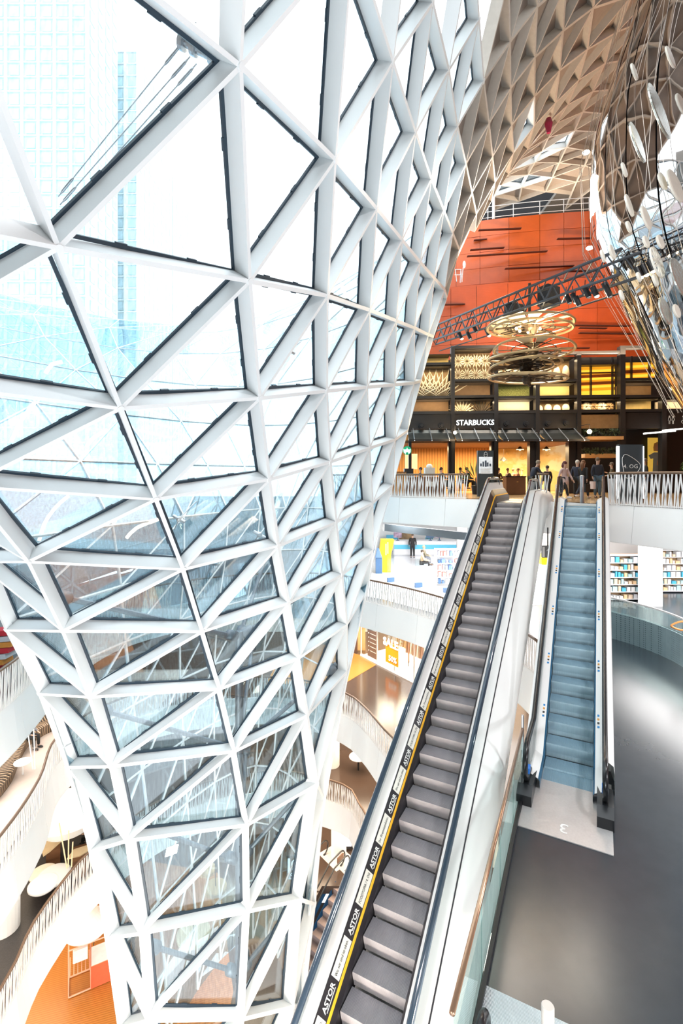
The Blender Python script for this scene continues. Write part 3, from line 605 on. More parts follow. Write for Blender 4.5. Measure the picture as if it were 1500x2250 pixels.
# --- perforated curved screen with glass
M_perf=mat('perforated_metal',(.22,.31,.33),.4,.4); nodemix(M_perf,'voro',14,(.05,.09,.1),.30,.22)
SC=smooth_line([(8.6,20.0),(9.92,18.3),(10.6,16.8),(10.7,15.2),(10.2,13)],.3)
sc=empty('curved_screen',(9.9,18.3,Z3)); tag(sc,'curved perforated metal screen with glass panes on the dark third floor, right','screen')
m=MB(); ribbon(m,SC,Z3+.98,Z3,0,0,.03); loc(sc,m.build('perforated_panel',M_perf,sc,fix=False))
for i in range(0,len(SC)-1,5):
    m=MB(); s2=[p.copy() for p in SC[i:i+6]]
    if len(s2)>1: s2[-1]-=(s2[-1]-s2[-2]).normalized()*.02; ribbon(m,s2,Z3+1.45,Z3+.05,-.05,-.05,-.015); loc(sc,m.build('glass_panel',M_tglass,sc,fix=False))
m=MB(); ribbon(m,SC,Z3+1.5,Z3+1.45,-.03,-.03,-.05); loc(sc,m.build('top_rail',M_slat,sc,fix=False))
# ================================================================ coffee shop front on the fourth floor
FA=Vector((4.17,30,0)); FE=Vector((14.5,-1.2,0)).normalized(); FNo=Vector((FE.y,-FE.x,0))   # FNo points to the camera
if FNo.y>0: FNo=-FNo
def FP(px,py,back=0):
    """point on the shop front plane (moved `back` metres behind it) seen at a photo position"""
    o=FA-FNo*back; r=Vector(((px-CX)/F,1,(CY-py)/F)); t=(o.dot(FNo))/(r.dot(FNo)); return r*t
def fbox(mb,x0,y0,x1,y1,d0=0,d1=.1,back=0):
    """box between two photo corners on the front plane, from d0 to d1 metres towards the viewer"""
    a=FP(x0,y1,back); b=FP(x1,y1,back); zt=FP(x0,y0,back).z; zb=a.z
    q=[]
    for z in(zb,zt): q+=[Vector((p.x,p.y,z))+FNo*d for p,d in((a,d0),(b,d0),(b,d1),(a,d1))]
    return mb.hexa(q)
def frot(): return atan2(FE.y,FE.x)
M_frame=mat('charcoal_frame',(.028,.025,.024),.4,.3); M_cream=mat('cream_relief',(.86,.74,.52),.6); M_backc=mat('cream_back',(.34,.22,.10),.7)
M_bronze=mat('bronze_panel',(.33,.20,.10),.45,.3,noise=(4,.15)); M_amber=mat('amber_glass',(.9,.42,.03),.35,emit=(1,.45,.02),es=.35)
M_yel=mat('yellow_panel',(.90,.66,.25),.6); M_moss=mat('green_moss',(.22,.24,.07),.9,noise=(25,.6),bump=.8); M_leafd=mat('dark_leaf',(.05,.035,.02),.6)
M_lampw=mat('warm_lamp',(1,.8,.5),.5,emit=(1,.78,.45),es=9); M_strip=mat('warm_strip',(1,.75,.4),.5,emit=(1,.68,.3),es=5)
fr=empty('shop_front',FP(1180,1084)); tag(fr,'dark framed coffee shop front with glowing display boxes under orange wall','shop front')
def fb(name,mt,*a,parent=None,**k):
    m=MB(); fbox(m,*a,**k); P=parent or fr; o=m.build(name,mt,P); o.matrix_parent_inverse=Matrix.Translation(-fr.location); return o
for x,y0,y1,w in [(993,763,1084,8),(1087,763,1084,9),(1177,780,1084,9),(1267,780,1084,9),(1362,763,1084,11),(1452,763,1084,10),(900,800,1084,6),(1540,870,1084,10)]:
    fb('frame_post',M_frame,x-w/2,y0,x+w/2,y1,d0=-.1,d1=.35)
for x0,x1,y,h in [(990,1092,766,6),(1358,1480,766,6),(1087,1362,781,5),(880,993,803,5),(990,1087,838,5),(1087,1267,840,5),(1357,1456,836,5),(880,1092,875,5),(1087,1362,875,5),(1357,1560,873,5),(880,1560,909,6)]:
    fb('frame_beam',M_frame,x0,y-h/2,x1,y+h/2,d0=-.1,d1=.32)
fb('fascia_band',M_frame,880,911,1272,944,d0=.0,d1=.22); fb('fascia_band',M_frame,1357,908,1560,943,d0=0,d1=.22); fb('fascia_band',M_bronze,1272,912,1357,942,d0=-.1,d1=.1)
# display boxes: recessed back, warm strip, ornaments
def disp(x0,y0,x1,y1,mback,orn=None,strip='b',es=60):
    b=fb('display_box',mback,x0,y0,x1,y1,d0=-.95,d1=-.85)
    for (a,c,d,e) in ((x0,y1-1,x1,y1),(x0,y0,x1,y0+1)): fb('shelf',M_frame,a,c,d,e,d0=-.95,d1=.1,parent=None)
    w=(FP(x1,y1)-FP(x0,y1)).length; h=FP(x0,y0).z-FP(x0,y1).z
    c=FP((x0+x1)/2,y0+2 if strip=='t' else y1-2)-FNo*.25
    l=area('display_light',c+Vector((0,0,-.06 if strip=='t' else .06)),w*.9,.12,es*w*.22,(1,.76,.46),(0 if strip=='t' else pi,0,0))
    cen=FP((x0+x1)/2,(y0+y1)/2)-FNo*.7
    if orn: orn(b,cen,w,h)
    return b
def LM(b,m,name,mt): return m.build(name,mt,b,smooth=False)
def fanleaf(m,c,r,a0,a1,n,wd):
    for k in range(n):
        a=a0+(a1-a0)*k/(n-1); d=FE*cos(a)+UP*sin(a); sd=-FE*sin(a)+UP*cos(a); p=c+d*r*.12
        m.add([p,p+d*r*.5+sd*wd,p+d*r,p+d*r*.5-sd*wd,p+d*r*.5+FNo*wd*.8],[(0,1,4),(1,2,4),(2,3,4),(3,0,4)])
def monst(b,c,w,h):
    for i in range(4):
        for k in range(2):
            q=c+FE*((i-1.5)*w*.235)+UP*((k-.5)*h*.48)
            m=MB(); fanleaf(m,q-UP*h*.02,h*.24,-.6+i,5.2+i,13,.05); LM(b,m,'leaf_relief',M_cream)
def palm(b,c,w,h,mt=None):
    for i in range(3):
        q=c+FE*((i-1)*w*.34)-UP*h*.5; m=MB(); fanleaf(m,q,h*.98,.5,2.65,11,.045); LM(b,m,'palm_relief',M_cream if i!=1 else (mt or M_cream))
def palmd(b,c,w,h):
    for i in range(2):
        q=c+FE*((i-.5)*w*.5)-UP*h*.5; m=MB(); fanleaf(m,q,h*1.1,.35,2.8,10,.06); LM(b,m,'palm_relief',M_leafd if i else M_cream)
def shells(b,c,w,h):
    for i in range(4):
        q=c+FE*((i-1.5)*w*.25)-UP*h*.12+UP*.06*(i%2); m=MB(); m.ell(q,(w*.11,.16,h*.36),12,8); LM(b,m,'shell_ornament',M_cream)
def flowers(b,c,w,h):
    for i in range(5):
        q=c+FE*((i-2)*w*.2)+UP*h*.05; m=MB()
        for k in range(9): fanleaf(m,q+FNo*.02*k,h*.36,k*.7,k*.7+6.1,8,.03)
        LM(b,m,'flower_ornament',M_cream if i%2 else M_backc)
disp(997,769,1083,835,M_backc,monst,'t'); disp(997,841,1083,872,M_bronze,None,'b',20); disp(997,878,1083,906,M_backc,palmd,'t')
disp(904,806,989,872,M_backc,palm,'t'); disp(904,878,989,906,M_bronze,None,'b',45); disp(904,780,989,800,M_yel,None,'t',30)
disp(1092,785,1172,837,M_backc,shells,'t'); disp(1092,843,1172,872,M_moss,None,'t',60)
Mpf=mat('perforated_cream',(.92,.80,.60),.6); nodemix(Mpf,'voro',5.5,(.62,.42,.22),.10,.04)
disp(1092,878,1172,906,Mpf,None,'b',60)
disp(1182,786,1262,837,M_backc,shells,'t'); disp(1182,843,1262,872,M_yel,None,'b',60); disp(1182,878,1262,906,M_backc,shells,'t')
disp(1272,878,1357,906,M_leafd,flowers,'t',60); disp(1368,842,1447,870,M_bronze,None,'b',30); disp(1368,877,1447,905,M_yel,None,'t',25); disp(1457,878,1536,905,Mpf,None,'b',50)
# amber glazed boxes
g=fb('amber_panel',M_amber,1272,803,1357,872,d0=-.5,d1=-.45); fb('amber_panel',M_amber,1368,793,1447,833,d0=-.5,d1=-.45)
M_o2=mat('bright_amber',(1,.60,.05),.4,emit=(1,.6,.05),es=.7); M_o3=mat('deep_orange',(.55,.12,.02),.5)
def slant(x0,x1,y0,y1,h,mt):
    m=MB(); a=FP(x0,y0); b=FP(x1,y1); hh=h/F*30
    m.hexa([p+FNo*d+UP*z for z in(-hh,0) for p,d in((a,-.44),(b,-.44),(b,-.40),(a,-.40))]); o=m.build('amber_stripe',mt,fr); o.matrix_parent_inverse=Matrix.Translation(-fr.location)
for y,h in((811,5),(829,4),(846,5),(858,14)): slant(1272,1357,y,y-4,h,M_o2)
for y in(822,838): slant(1272,1357,y,y-4,6,M_o3)
for y in(801,822): slant(1368,1447,y,y-4,5,M_o2)
slant(1368,1447,811,807,7,M_o3)
for x in(1302,1350,1392,1432): fb('mullion',M_frame,x-1.2,783 if x<1360 else 780,x+1.2,872 if x<1360 else 834,d0=-.4,d1=-.2)
fb('mullion',M_frame,1272,817,1357,818.5,d0=-.4,d1=-.2); fb('mullion',M_frame,1272,799,1357,803,d0=-.4,d1=.1)
fb('backing',M_frame,880,783,1560,944,d0=-1.3,d1=-1.2)
# downlights on the band, sign, awning
for i,(x,y) in enumerate([(925,937),(969,937),(1110,932),(1153,932),(1200,932),(1240,931)]):
    c=FP(x,y)+FNo*.22; m=MB(); R=FNo
    m.tube([c,c+R*.18],[.17,.17],20); m.tube([c+R*.18,c+R*.24],[.12,.10],16); o=m.build('fascia_spotlight',M_blk,fr); o.matrix_parent_inverse=Matrix.Translation(-fr.location)
M_sgn=mat('sign_glow',(1,1,1),.4,emit=(.85,.95,1),es=1.6)
c=FP(1042,930)+FNo*.24; t=text('lettering','STARBUCKS',.44,M_sgn,basis(FE,UP,c),None,.03,bold=.004); t.parent=fr; t.matrix_parent_inverse=Matrix.Translation(-fr.location)
w=t.dimensions.x; tw=(FP(1083,930)-FP(1001,930)).length; t.matrix_basis=basis(FE,UP,c)@Matrix.Diagonal((tw/max(w,.1),1,1,1))
def wframe(name,x,y,s):
    m=MB(); c=FP(x,y)+FNo*.24
    def P(a,b): return c+FE*a*s+UP*b*s
    return m,P
for x,wc in((1465,0),(1473,0),(1495,1)):
    m,P=wframe('p',x,924,.5); m.ell(P(0,.42),(.05,.02,.05),10,6)
    if not wc:
        for a,b in(((-.08,.3),(-.14,-.05)),((.08,.3),(.14,-.05)),((-.05,-.05),(-.05,-.45)),((.05,-.05),(.05,-.45)),((-.08,.3),(.08,.3))): m.tube([P(*a),P(*b)],.014,5)
    else:
        m.tube([P(.18*cos(t),-.2+.18*sin(t)) for t in [2*pi*k/14 for k in range(12)]],.014,5); m.tube([P(0,.3),P(0,0),P(.2,0),P(.28,-.3)],.014,5)
    o=m.build('pictogram',M_txt,fr); o.matrix_parent_inverse=Matrix.Translation(-fr.location)
M_awn=mat('black_awning',(.03,.032,.03),.35,noise=(9,.4))
for i,(x0,x1) in enumerate([(895,990),(994,1086),(1090,1176),(1180,1268)]):
    a,b=FP(x0,945)+FNo*.2,FP(x1,945)+FNo*.2; zz_=FP(x0,974).z; m=MB()
    q=[a,b]; dn=FNo*1.5; n=8; vs=[]
    for p in q:
        for k in range(n+1): t=k/n; vs.append(p+dn*t+UP*((zz_+.05-p.z)*(t**.6)))
    fs=[(k,k+1,n+2+k,n+1+k) for k in range(n)]; m.add(vs,fs); o=m.build('awning',M_awn,fr,fix=False); o.matrix_parent_inverse=Matrix.Translation(-fr.location)
    for u in(.12,.5,.88):
        m=MB(); p=a.lerp(b,u); m.tube([p+UP*.1,p+dn+UP*(zz_+.1-p.z),p+dn*1.05+UP*(zz_-p.z)],.025,6); o=m.build('awning_arm',M_alu,fr); o.matrix_parent_inverse=Matrix.Translation(-fr.location)
    m=MB(); m.bar(a+dn+UP*(zz_-a.z),b+dn+UP*(zz_-a.z),.1,.12,UP); o=m.build('awning_bar',M_frame,fr); o.matrix_parent_inverse=Matrix.Translation(-fr.location)
for i,(x,y,r,lab) in enumerate([(1265,955,.12,'bright round lamp glowing at right end of the awning'),(989,957,.09,'small glowing lamp left below the shop sign')]):
    c=FP(x,y)+FNo*1.9; m=MB(); m.ell(c-c,(r,r,r),14,10); m.m=0; m.tube([(0,0,r),(0,0,r+.35),tuple(-FNo*1.6+UP*(r+.45))],.015,6)
    o=empty('wall_lamp',c); tag(o,lab,'lamp'); b=MB(); b.ell((0,0,0),(r,r,r),14,10); b.build('bulb',mat('glow_bulb',(1,.7,.35),.5,emit=(1,.72,.36),es=45),o,smooth=True)
    b=MB(); b.tube([(0,0,r),(0,0,r+.3),tuple(-FNo*1.6+UP*(r+.35))],.015,6); b.build('arm',M_blk,o)
    l=bpy.data.lights.new('bulb_light','POINT'); l.energy=90; l.color=(1,.75,.45); l.shadow_soft_size=.1; lo=bpy.data.objects.new('bulb_light',l); lo.location=c+FNo*.2; COL.objects.link(lo)
# shop interior, five metres deep
def room(name,lab,mt,x0,y0,x1,y1,back,kind='structure'):
    m=MB(); fbox(m,x0,y0,x1,y1,0,.1,back=back); return tag(m.build(name,mt),lab,'wall',kind=kind)
M_woodw=mat('lit_wood_wall',(.62,.30,.08),.6); nodemix(M_woodw,'wave',1.6,(.40,.17,.04),.4,.95,(1,1,0))
M_art=mat('cream_art_wall',(.85,.62,.26),.7); nodemix(M_art,'noise',1.1,(.93,.80,.50),.5,.58)
room('wall_cafe',"warm wooden plank wall inside the coffee shop",M_woodw,860,955,1074,1083,6); room('wall_cafe','cream painted wall with leaves inside the shop',M_art,1074,955,1250,1083,7)
room('wall_cafe','black wall behind the planter shelf right of the shop',M_blk,1255,940,1560,1082,2.2)
m=MB(); a=FP(880,975); b=FP(1272,975); z=a.z; m.prism([(a.x,a.y),(b.x,b.y),(b.x-FNo.x*8,b.y-FNo.y*8),(a.x-FNo.x*8,a.y-FNo.y*8)],z+.05,z+.2); tag(m.build('ceiling',mat('brown_ceiling',(.22,.10,.04),.7)),'brown ceiling inside the coffee shop','ceiling',kind='structure')
for x,e in((950,220),(1040,220),(1130,320),(1215,320)):
    c=FP(x,985,3.0); area('cafe_light',c,2.4,2.4,e,(1,.72,.38))
for x0,x1,lab in((984,998,'left'),(1077,1088,'middle'),(1161,1180,'third'),(1246,1270,'right')):
    m=MB(); fbox(m,x0,972,x1,1084,-.3,.25); tag(m.build('column',M_frame),'dark shop front pillar, %s one under the awning'%lab,'pillar')
fl=mat('wood_floor4',(.42,.27,.14),.2)
m=MB(); q=[(7.6,20.4),(12.4,14.5),(26,12),(26,34),(2,34),(2,26)]; m.prism(q,Z4,Z4+.008); tag(m.build('floor',fl),'light brown floor in front of the coffee shop','floor',kind='structure')
# leaf painting on cream wall, pendant lamps inside
for i,(x,y,s) in enumerate([(1140,1010,.5),(1195,1000,.4),(1110,1000,.3)]):
    c=FP(x,y,6.85); m=MB(); fanleaf(m,c,s,.2,1.2,4,.06); tag(m.build('wall_leaf',M_yel),'golden leaf painting on cream wall, %s'%['lower middle','right','left'][i],'wall art')
for i,(x,y) in enumerate([(1106,1008),(1142,985),(1200,985)]):
    c=FP(x,y,4); o=empty('pendant_lamp',c); tag(o,'small dark pendant lamp in the shop, %s'%['lowest left','middle one near ceiling','right one near ceiling'][i],'lamp')
    m=MB(); m.lathe((0,0,0),[(.26,-.12),(.24,-.1),(.08,.08),(.03,.12)],14,False); m.build('shade',M_blk,o); m=MB(); m.tube([(0,0,.1),(0,0,.7)],.01,5); m.build('cord',M_blk,o)
    m=MB(); m.ell((0,0,-.08),(.08,.08,.08),10,6); m.build('bulb',M_lampw,o)
# round logo sign
c=PX(894,990,27.0); o=empty('round_sign',c); tag(o,'round green and white sign at left edge of shop front','sign')
Rm=basis(FE,UP,(0,0,0)); 
def disc(name,r0,z0,mt,par,M,n=28,r1=0):
    m=MB(); m.lathe((0,0,0),[(r1,z0),(r0,z0),(r0,z0+.04),(r1,z0+.04)],n,False); o_=m.build(name,mt,par); o_.matrix_local=M; return o_
M_gr=mat('sign_green',(.0,.27,.12),.4,emit=(0,.3,.13),es=.5); M_wt=mat('sign_white',(.9,.9,.9),.4,emit=(1,1,1),es=.8)
disc('rim',.24,0,M_gr,o,Rm,r1=.0); 
m=MB(); 
for k in range(5): 
    a=pi/2+k*2*pi/5; m.add([(.0,.0,.06),(.07*cos(a+.63),.07*sin(a+.63)-.0,.045),(.17*cos(a),.17*sin(a),.045),(.07*cos(a-.63),.07*sin(a-.63),.045)],[(0,1,2),(0,2,3)])
e_=m.build('white_star',M_wt,o); e_.matrix_local=Rm
for sgn in(-1,1):
    m=MB()
    for k in range(4): m.tube([(sgn*(.08+.03*k),-.2+.03*k,.05),(sgn*(.1+.03*k),.0+.03*k,.05)],.009,5)
    e_=m.build('white_wave',M_wt,o); e_.matrix_local=Rm
# sign stands
def stand(name,label,px0,px1,py0,base_y,body):
    Y=-Z4*F/(base_y-CY); a=PX(px0,base_y,Y); b=PX(px1,base_y,Y); w=b.x-a.x; h=(CY-py0)/F*Y-Z4
    o=empty(name,(a.x+w/2,Y,Z4)); tag(o,label,'sign'); m=MB(); m.box((0,0,h/2),(w,.16,h)); m.build('body',mat('slate_panel',(.05,.065,.075),.4),o); body(o,w,h); return o
def b4(o,w,h):
    for s_ in(-1,1): m=MB(); m.box((s_*w/2,-.02,h*.52),(.025,.18,h*.9)); m.build('edge_light',mat('edge_glow',(1,1,1),.4,emit=(.9,.95,1),es=2.2),o)
    text('lettering','4. OG',w*.23,M_txt,basis((1,0,0),(0,0,1),(-.02,-.10,h*.62)),o,.004)
    K=[(-.36,.12),(-.36,.30),(-.30,.40),(-.16,.41),(.12,.27),(.34,.10),(.36,-.02),(.28,-.16),(.05,-.36),(-.10,-.42),(-.20,-.40),(-.28,-.26)]
    L=smooth_line(K+[K[0]],.06); m=MB(); m.tube([(p.x*w,-.10,h*.62+p.y*w*1.15) for p in L[:-1]],.012,6,True); m.build('outline_emblem',M_txt,o)
stand('sign_stand','tall dark sign stand with white outline and storey number beside the balustrade',1356,1410,977,1104,b4)
def bt(o,w,h):
    m=MB(); m.tube([(w*.12*cos(t)*(1 if sin(t)<0 else .8),-.1,h-.2+w*.16*sin(t)) for t in [2*pi*k/16 for k in range(16)]],.012,6,True); m.tube([(-w*.1,-.1,h-.2),(w*.1,-.1,h-.2)],.01,5); m.build('outline_emblem',M_txt,o)
    m=MB(); m.box((0,-.09,h*.68),(w*.84,.02,h*.36)); m.build('screen',mat('screen_photo',(.45,.5,.55),.3,emit=(.6,.62,.62),es=.6,noise=(3,.6)),o)
    for k in range(5): m=MB(); m.box((-w*.05*(k%2),-.105,h*(.60-.025*k)),(w*.6,.008,.03)); m.build('text_line',M_txt,o)
    for k,(x,hh) in enumerate([(-.3,.3),(-.15,.5),(0,.62),(.12,.4),(.28,.28)]): m=MB(); m.box((x*w,-.102,h*.66+hh*.2),(w*.11,.006,hh*.5)); m.build('tower_shape',mat('screen_dark',(.1,.14,.2),.4),o)
stand('information_pillar','dark information pillar with city picture behind left balustrade',1048,1083,990,1091,bt)
# yellow poster with standing woman
a=FP(1422,1040,1.9); b=FP(1463,1040,1.9); zt=FP(1422,962,1.9).z; o=empty('poster',((a.x+b.x)/2,(a.y+b.y)/2,a.z)); tag(o,'large yellow poster of a woman in denim shirt, right of the sign stand','poster')
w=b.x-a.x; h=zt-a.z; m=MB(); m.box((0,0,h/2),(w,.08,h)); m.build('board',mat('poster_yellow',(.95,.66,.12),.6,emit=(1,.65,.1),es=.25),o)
M_sk1=mat('skin',(.62,.38,.27),.6); M_den=mat('denim',(.30,.40,.46),.8); M_bl1=mat('blonde_hair',(.62,.42,.16),.7)
def flat(name,poly,mt,y,par): 
    m=MB(); n=len(poly); m.add([(x,y,z) for x,z in poly]+[(x,y-.012,z) for x,z in poly],[tuple(range(n)),tuple(range(2*n-1,n-1,-1))]+[(k,(k+1)%n,n+(k+1)%n,n+k) for k in range(n)]); return m.build(name,mt,par)
flat('hair',[(-.22+.0,h*.62),(-.26,h*.72),(-.2,h*.84),(0,h*.88),(.2,h*.84),(.26,h*.72),(.2,h*.62)],M_bl1,-.05,o)
flat('face',[(-.13,h*.66),(-.15,h*.74),(-.1,h*.81),(.1,h*.81),(.15,h*.74),(.12,h*.66),(0,h*.61),],M_sk1,-.065,o)
flat('shirt',[(-.55,h*.50),(-.2,h*.59),(.2,h*.59),(.55,h*.50),(.5,h*.36),(.28,h*.42),(.3,.02),(-.3,.02),(-.26,h*.42),(-.42,h*.40)],M_den,-.055,o)
flat('hand',[(-.05,h*.24),(-.02,h*.36),(.1,h*.38),(.18,h*.26),(.1,h*.18)],M_sk1,-.07,o)
# long fluorescent lamp near the poster, ball shaped shrub, planter shelf
for i,(x0,x1,y0,y1) in enumerate([(1398,1465,957,951),(1430,1472,952,948)]):
    m=MB(); m.bar(FP(x0,y0)+FNo*(.8+i*.4),FP(x1,y1)+FNo*(.8+i*.4),.12,.08,UP); tag(m.build('tube_lamp',mat('tube_glow',(1,1,1),.5,emit=(1,.95,.85),es=3)),'long white tube lamp above the poster, %s'%['front one','rear one'][i],'lamp')
c=FP(1486,1030)+FNo*1.2; o=empty('potted_shrub',(c.x,c.y,Z4)); tag(o,'clipped round green shrub in pot at right edge','plant'); rr=random.Random(3)
m=MB()
for k in range(420):
    a,b=rr.random()*2*pi,rr.random()*2-1; r=.42*(.75+.3*rr.random()); d=Vector((cos(a)*sqrt(1-b*b),sin(a)*sqrt(1-b*b),b)); p=d*r+Vector((0,0,1.5)); u=d.orthogonal().normalized()*.05; v=d.cross(u).normalized()*.05
    m.add([p-u,p+v,p+u+d*.03,p-v],[(0,1,2,3)])
f=m.build('foliage',mat('shrub_green',(.07,.13,.03),.8),o,fix=False); f['kind']='stuff'
m=MB(); m.tube([(0,0,.5),(0,0,1.3)],.03,8); m.build('stem',M_bronze,o); m=MB(); m.lathe((0,0,0),[(.2,0),(.28,.55),(.25,.55)],16); m.build('pot',M_blk,o)
sh=empty('planter_shelf',FP(1310,1060,1)); tag(sh,'hanging wooden planter shelf with dark foliage right of the coffee shop','shelf')
def shp(m,name,mt): o=m.build(name,mt,sh); o.matrix_parent_inverse=Matrix.Translation(-sh.location); return o
for y0,y1,d in((962,969,1.0),(998,1006,.6)): m=MB(); fbox(m,1276,y0,1352,y1,-.5,d,back=.4); shp(m,'wooden_board',mat('board_wood',(.5,.28,.12),.5))
m=MB(); 
for k in range(500):
    p=FP(1272+rr.random()*84,945+rr.random()*17 if k%2 else 985+rr.random()*14,.4)+FNo*(rr.random()*.8); u=Vector((rr.random()-.5,rr.random()-.5,rr.random()-.5))*.2; v=Vector((rr.random()-.5,rr.random()-.5,rr.random()-.5))*.14
    m.add([p-u,p+v,p+u,p-v],[(0,1,2,3)])
f=shp(m,'foliage',mat('dark_foliage',(.03,.045,.02),.8)); f['kind']='stuff'
# ================================================================ orange tiled wall, ledge, railing, dark void
M_or=mat('orange_tile',(.66,.115,.018),.28,noise=(1.2,.10)); M_or_shade=mat('orange_tile_shaded',(.58,.085,.014),.38,noise=(1.2,.12))  # second tile is a darker copy, shade on the lower wall put into colour
def tile_back(mt):
    n=mt.node_tree; b=n.nodes['Principled BSDF']; t=n.nodes.new('ShaderNodeTexCoord'); mp=n.nodes.new('ShaderNodeMapping'); mp.inputs['Rotation'].default_value=(pi/2,0,0)
    br=n.nodes.new('ShaderNodeTexBrick'); br.inputs['Scale'].default_value=1; br.inputs['Brick Width'].default_value=.35; br.inputs['Row Height'].default_value=.12; br.inputs['Mortar Size'].default_value=.012; br.offset=0
    n.links.new(t.outputs['Object'],mp.inputs[0]); n.links.new(mp.outputs[0],br.inputs['Vector']); bp=n.nodes.new('ShaderNodeBump'); bp.inputs['Strength'].default_value=.35; bp.inputs['Distance'].default_value=.02; bp.invert=True
    n.links.new(br.outputs['Fac'],bp.inputs['Height']); n.links.new(bp.outputs[0],b.inputs['Normal'])
tile_back(M_or); tile_back(M_or_shade)
def pwall(name,lab,mt,pts,z0,z1,nz,cw):
    """panelled wall along a plan polyline"""
    e=empty(name,(pts[0][0],pts[0][1],z0)); tag(e,lab,'wall',kind='structure')
    L=smooth_line(pts,cw)
    for i in range(len(L)-1):
        a,b=L[i],L[i+1]; t=(b-a).normalized(); nrm=Vector((t.y,-t.x))
        for k in range(nz):
            za=z0+(z1-z0)*k/nz+.012; zb=z0+(z1-z0)*(k+1)/nz-.012; a2,b2=a+t*.012,b-t*.012; off=nrm*((i*7+k*3)%4*.006); m=MB()
            m.hexa([Vector((p.x,p.y,z)) for z in(za,zb) for p in(a2+off,b2+off,b2-nrm*.2,a2-nrm*.2)]); loc(e,m.build('tile_panel',mt,e,fix=True))
    m=MB(); ribbon(m,L,z1,z0,-.1,-.1,-.1); loc(e,m.build('backing',M_blk,e))
UPW=[(6,39.6),(9,38.6),(15,37.2),(22,36.5),(28,37)]; LOW=[(5,37),(8,36),(14,34.8),(20,34.2),(28,34.5)]
zl=(CY-621)/F*35.2; zt=(CY-486)/F*38.2
pwall('wall_back','upper orange tiled wall under the dark gap',M_or,UPW,zl-.2,zt,5,1.6); pwall('wall_back','lower orange tiled wall above the coffee shop',M_or_shade,LOW,5.5,zl,4,1.7)
m=MB(); L1=smooth_line(LOW,1.5); L2=smooth_line(UPW,1.5); m.prism([(p.x,p.y) for p in L1]+[(p.x,p.y) for p in L2[::-1]],zl-.1,zl); tag(m.build('trim_1',M_or_shade),'orange ledge between the two orange walls','ledge',kind='structure')
for i,(x0,x1,y,dy,Y) in enumerate([(1050,1143,508,-4,37.6),(1040,1068,530,-2,38.5),(1032,1106,551,-5,37.9),(1025,1200,565,-11,37.4),(1108,1258,592,-6,37.2),(1222,1300,527,-2,36.7),(1240,1320,598,-2,36.5),(975,1020,671,-1,36.2),(1255,1380,716,2,34.2),(1270,1330,722,1,34.2),(1270,1390,733,2,34.2),(1180,1292,766,0,34.3)]):
    m=MB(); a=PX(x0,y,Y-.35); b=PX(x1,y+dy,Y-.35); m.bar(a,b,.05,.25,Vector((0,-1,0))); tag(m.build('wall_slot',mat('slot_dark',(.08,.02,.01),.6)),'thin dark slot in the orange wall, %s'%['top left','short one upper left','second left','longest one','middle','upper right','right middle','low left','low right top','low right middle','low right bottom','lowest middle'][i],'wall slot')
M_wp=mat('white_rail_paint',(.8,.8,.8),.4); rl=empty('roof_railing',PX(1060,486,37.9)); tag(rl,'white tube railing along the top of the orange wall','railing')
A_=[Vector((p.x,p.y,zt)) for p in smooth_line(UPW,.8)]
for h in(.15,.6,1.0): m=MB(); m.tube([p+UP*h for p in A_],.03,6); loc(rl,m.build('tube',M_wp,rl))
for p in A_[::2]: m=MB(); m.tube([p,p+UP*1.0],.03,6); loc(rl,m.build('post',M_wp,rl))
m=MB(); p=PX(1084,478,37.9); m.tube([(p.x,p.y,zt),(p.x,p.y,zt+1.9)],.11,12); tag(m.build('roof_post',M_wp),'thick white post beside the roof railing, left','post')
m=MB(); m.box((28,50,21),(31,.3,22)); tag(m.build('wall_back',mat('void_black',(.008,.008,.01),.9)),'black sheet standing for the dark void behind the roof railing','wall',kind='structure')  # painted black in place of the unlit gap under the roof
m=MB(); m.box((26,44,zt+.2),(34,12,.1)); tag(m.build('floor',M_blk),'dark roof deck behind the orange wall','floor',kind='structure')
# small white plant stand on ledge
c=PX(1012,619,36.0); o=empty('white_sculpture',c); tag(o,'small white wire chair with leaf shape on orange wall ledge','sculpture')
m=MB()
for a,b in(((-.3,0,0),(-.4,0,.9)),((.1,0,0),(.0,0,.9)),((-.45,0,.5),(.15,0,.5)),((-.4,0,.9),(.05,0,.9)),((.0,.2,0),(.05,.2,.9)),((.1,.1,0),(.2,.1,1.1))): m.tube([a,b],.03,6)
m.build('frame',M_wp,o); m=MB(); m.ell((.28,.1,1.3),(.12,.03,.28),10,8); m.build('leaf',M_wp,o)
# ================================================================ mirror cone
C0=Vector((14.2,18,0)); PROF=[(1.15,Z4),(1.15,1.2),(1.4,2.6),(2.14,3.9),(2.59,5.0),(3.19,6.35),(4.0,7.9),(4.42,9.1),(4.55,10.6),(4.53,12),(4.45,13.3),(4.0,15.1),(3.43,16.8),(2.88,18.6),(2.3,20.3)]
mc=empty('mirror_cone',(C0.x,C0.y,Z4)); tag(mc,'huge polished mirror cone of vertical panels reflecting the orange hall, at right','sculpture')
M_mir=bpy.data.materials.new('mirror_panel'); M_mir.use_nodes=True; n=M_mir.node_tree; b=n.nodes['Principled BSDF']
b.inputs['Base Color'].default_value=(.74,.72,.72,1); b.inputs['Metallic'].default_value=1; b.inputs['Roughness'].default_value=.035
t=n.nodes.new('ShaderNodeTexCoord'); tn=n.nodes.new('ShaderNodeTexNoise'); tn.inputs['Scale'].default_value=.9; tn.inputs['Detail'].default_value=1.5; mp=n.nodes.new('ShaderNodeMapping'); mp.inputs['Scale'].default_value=(1,1,.7)
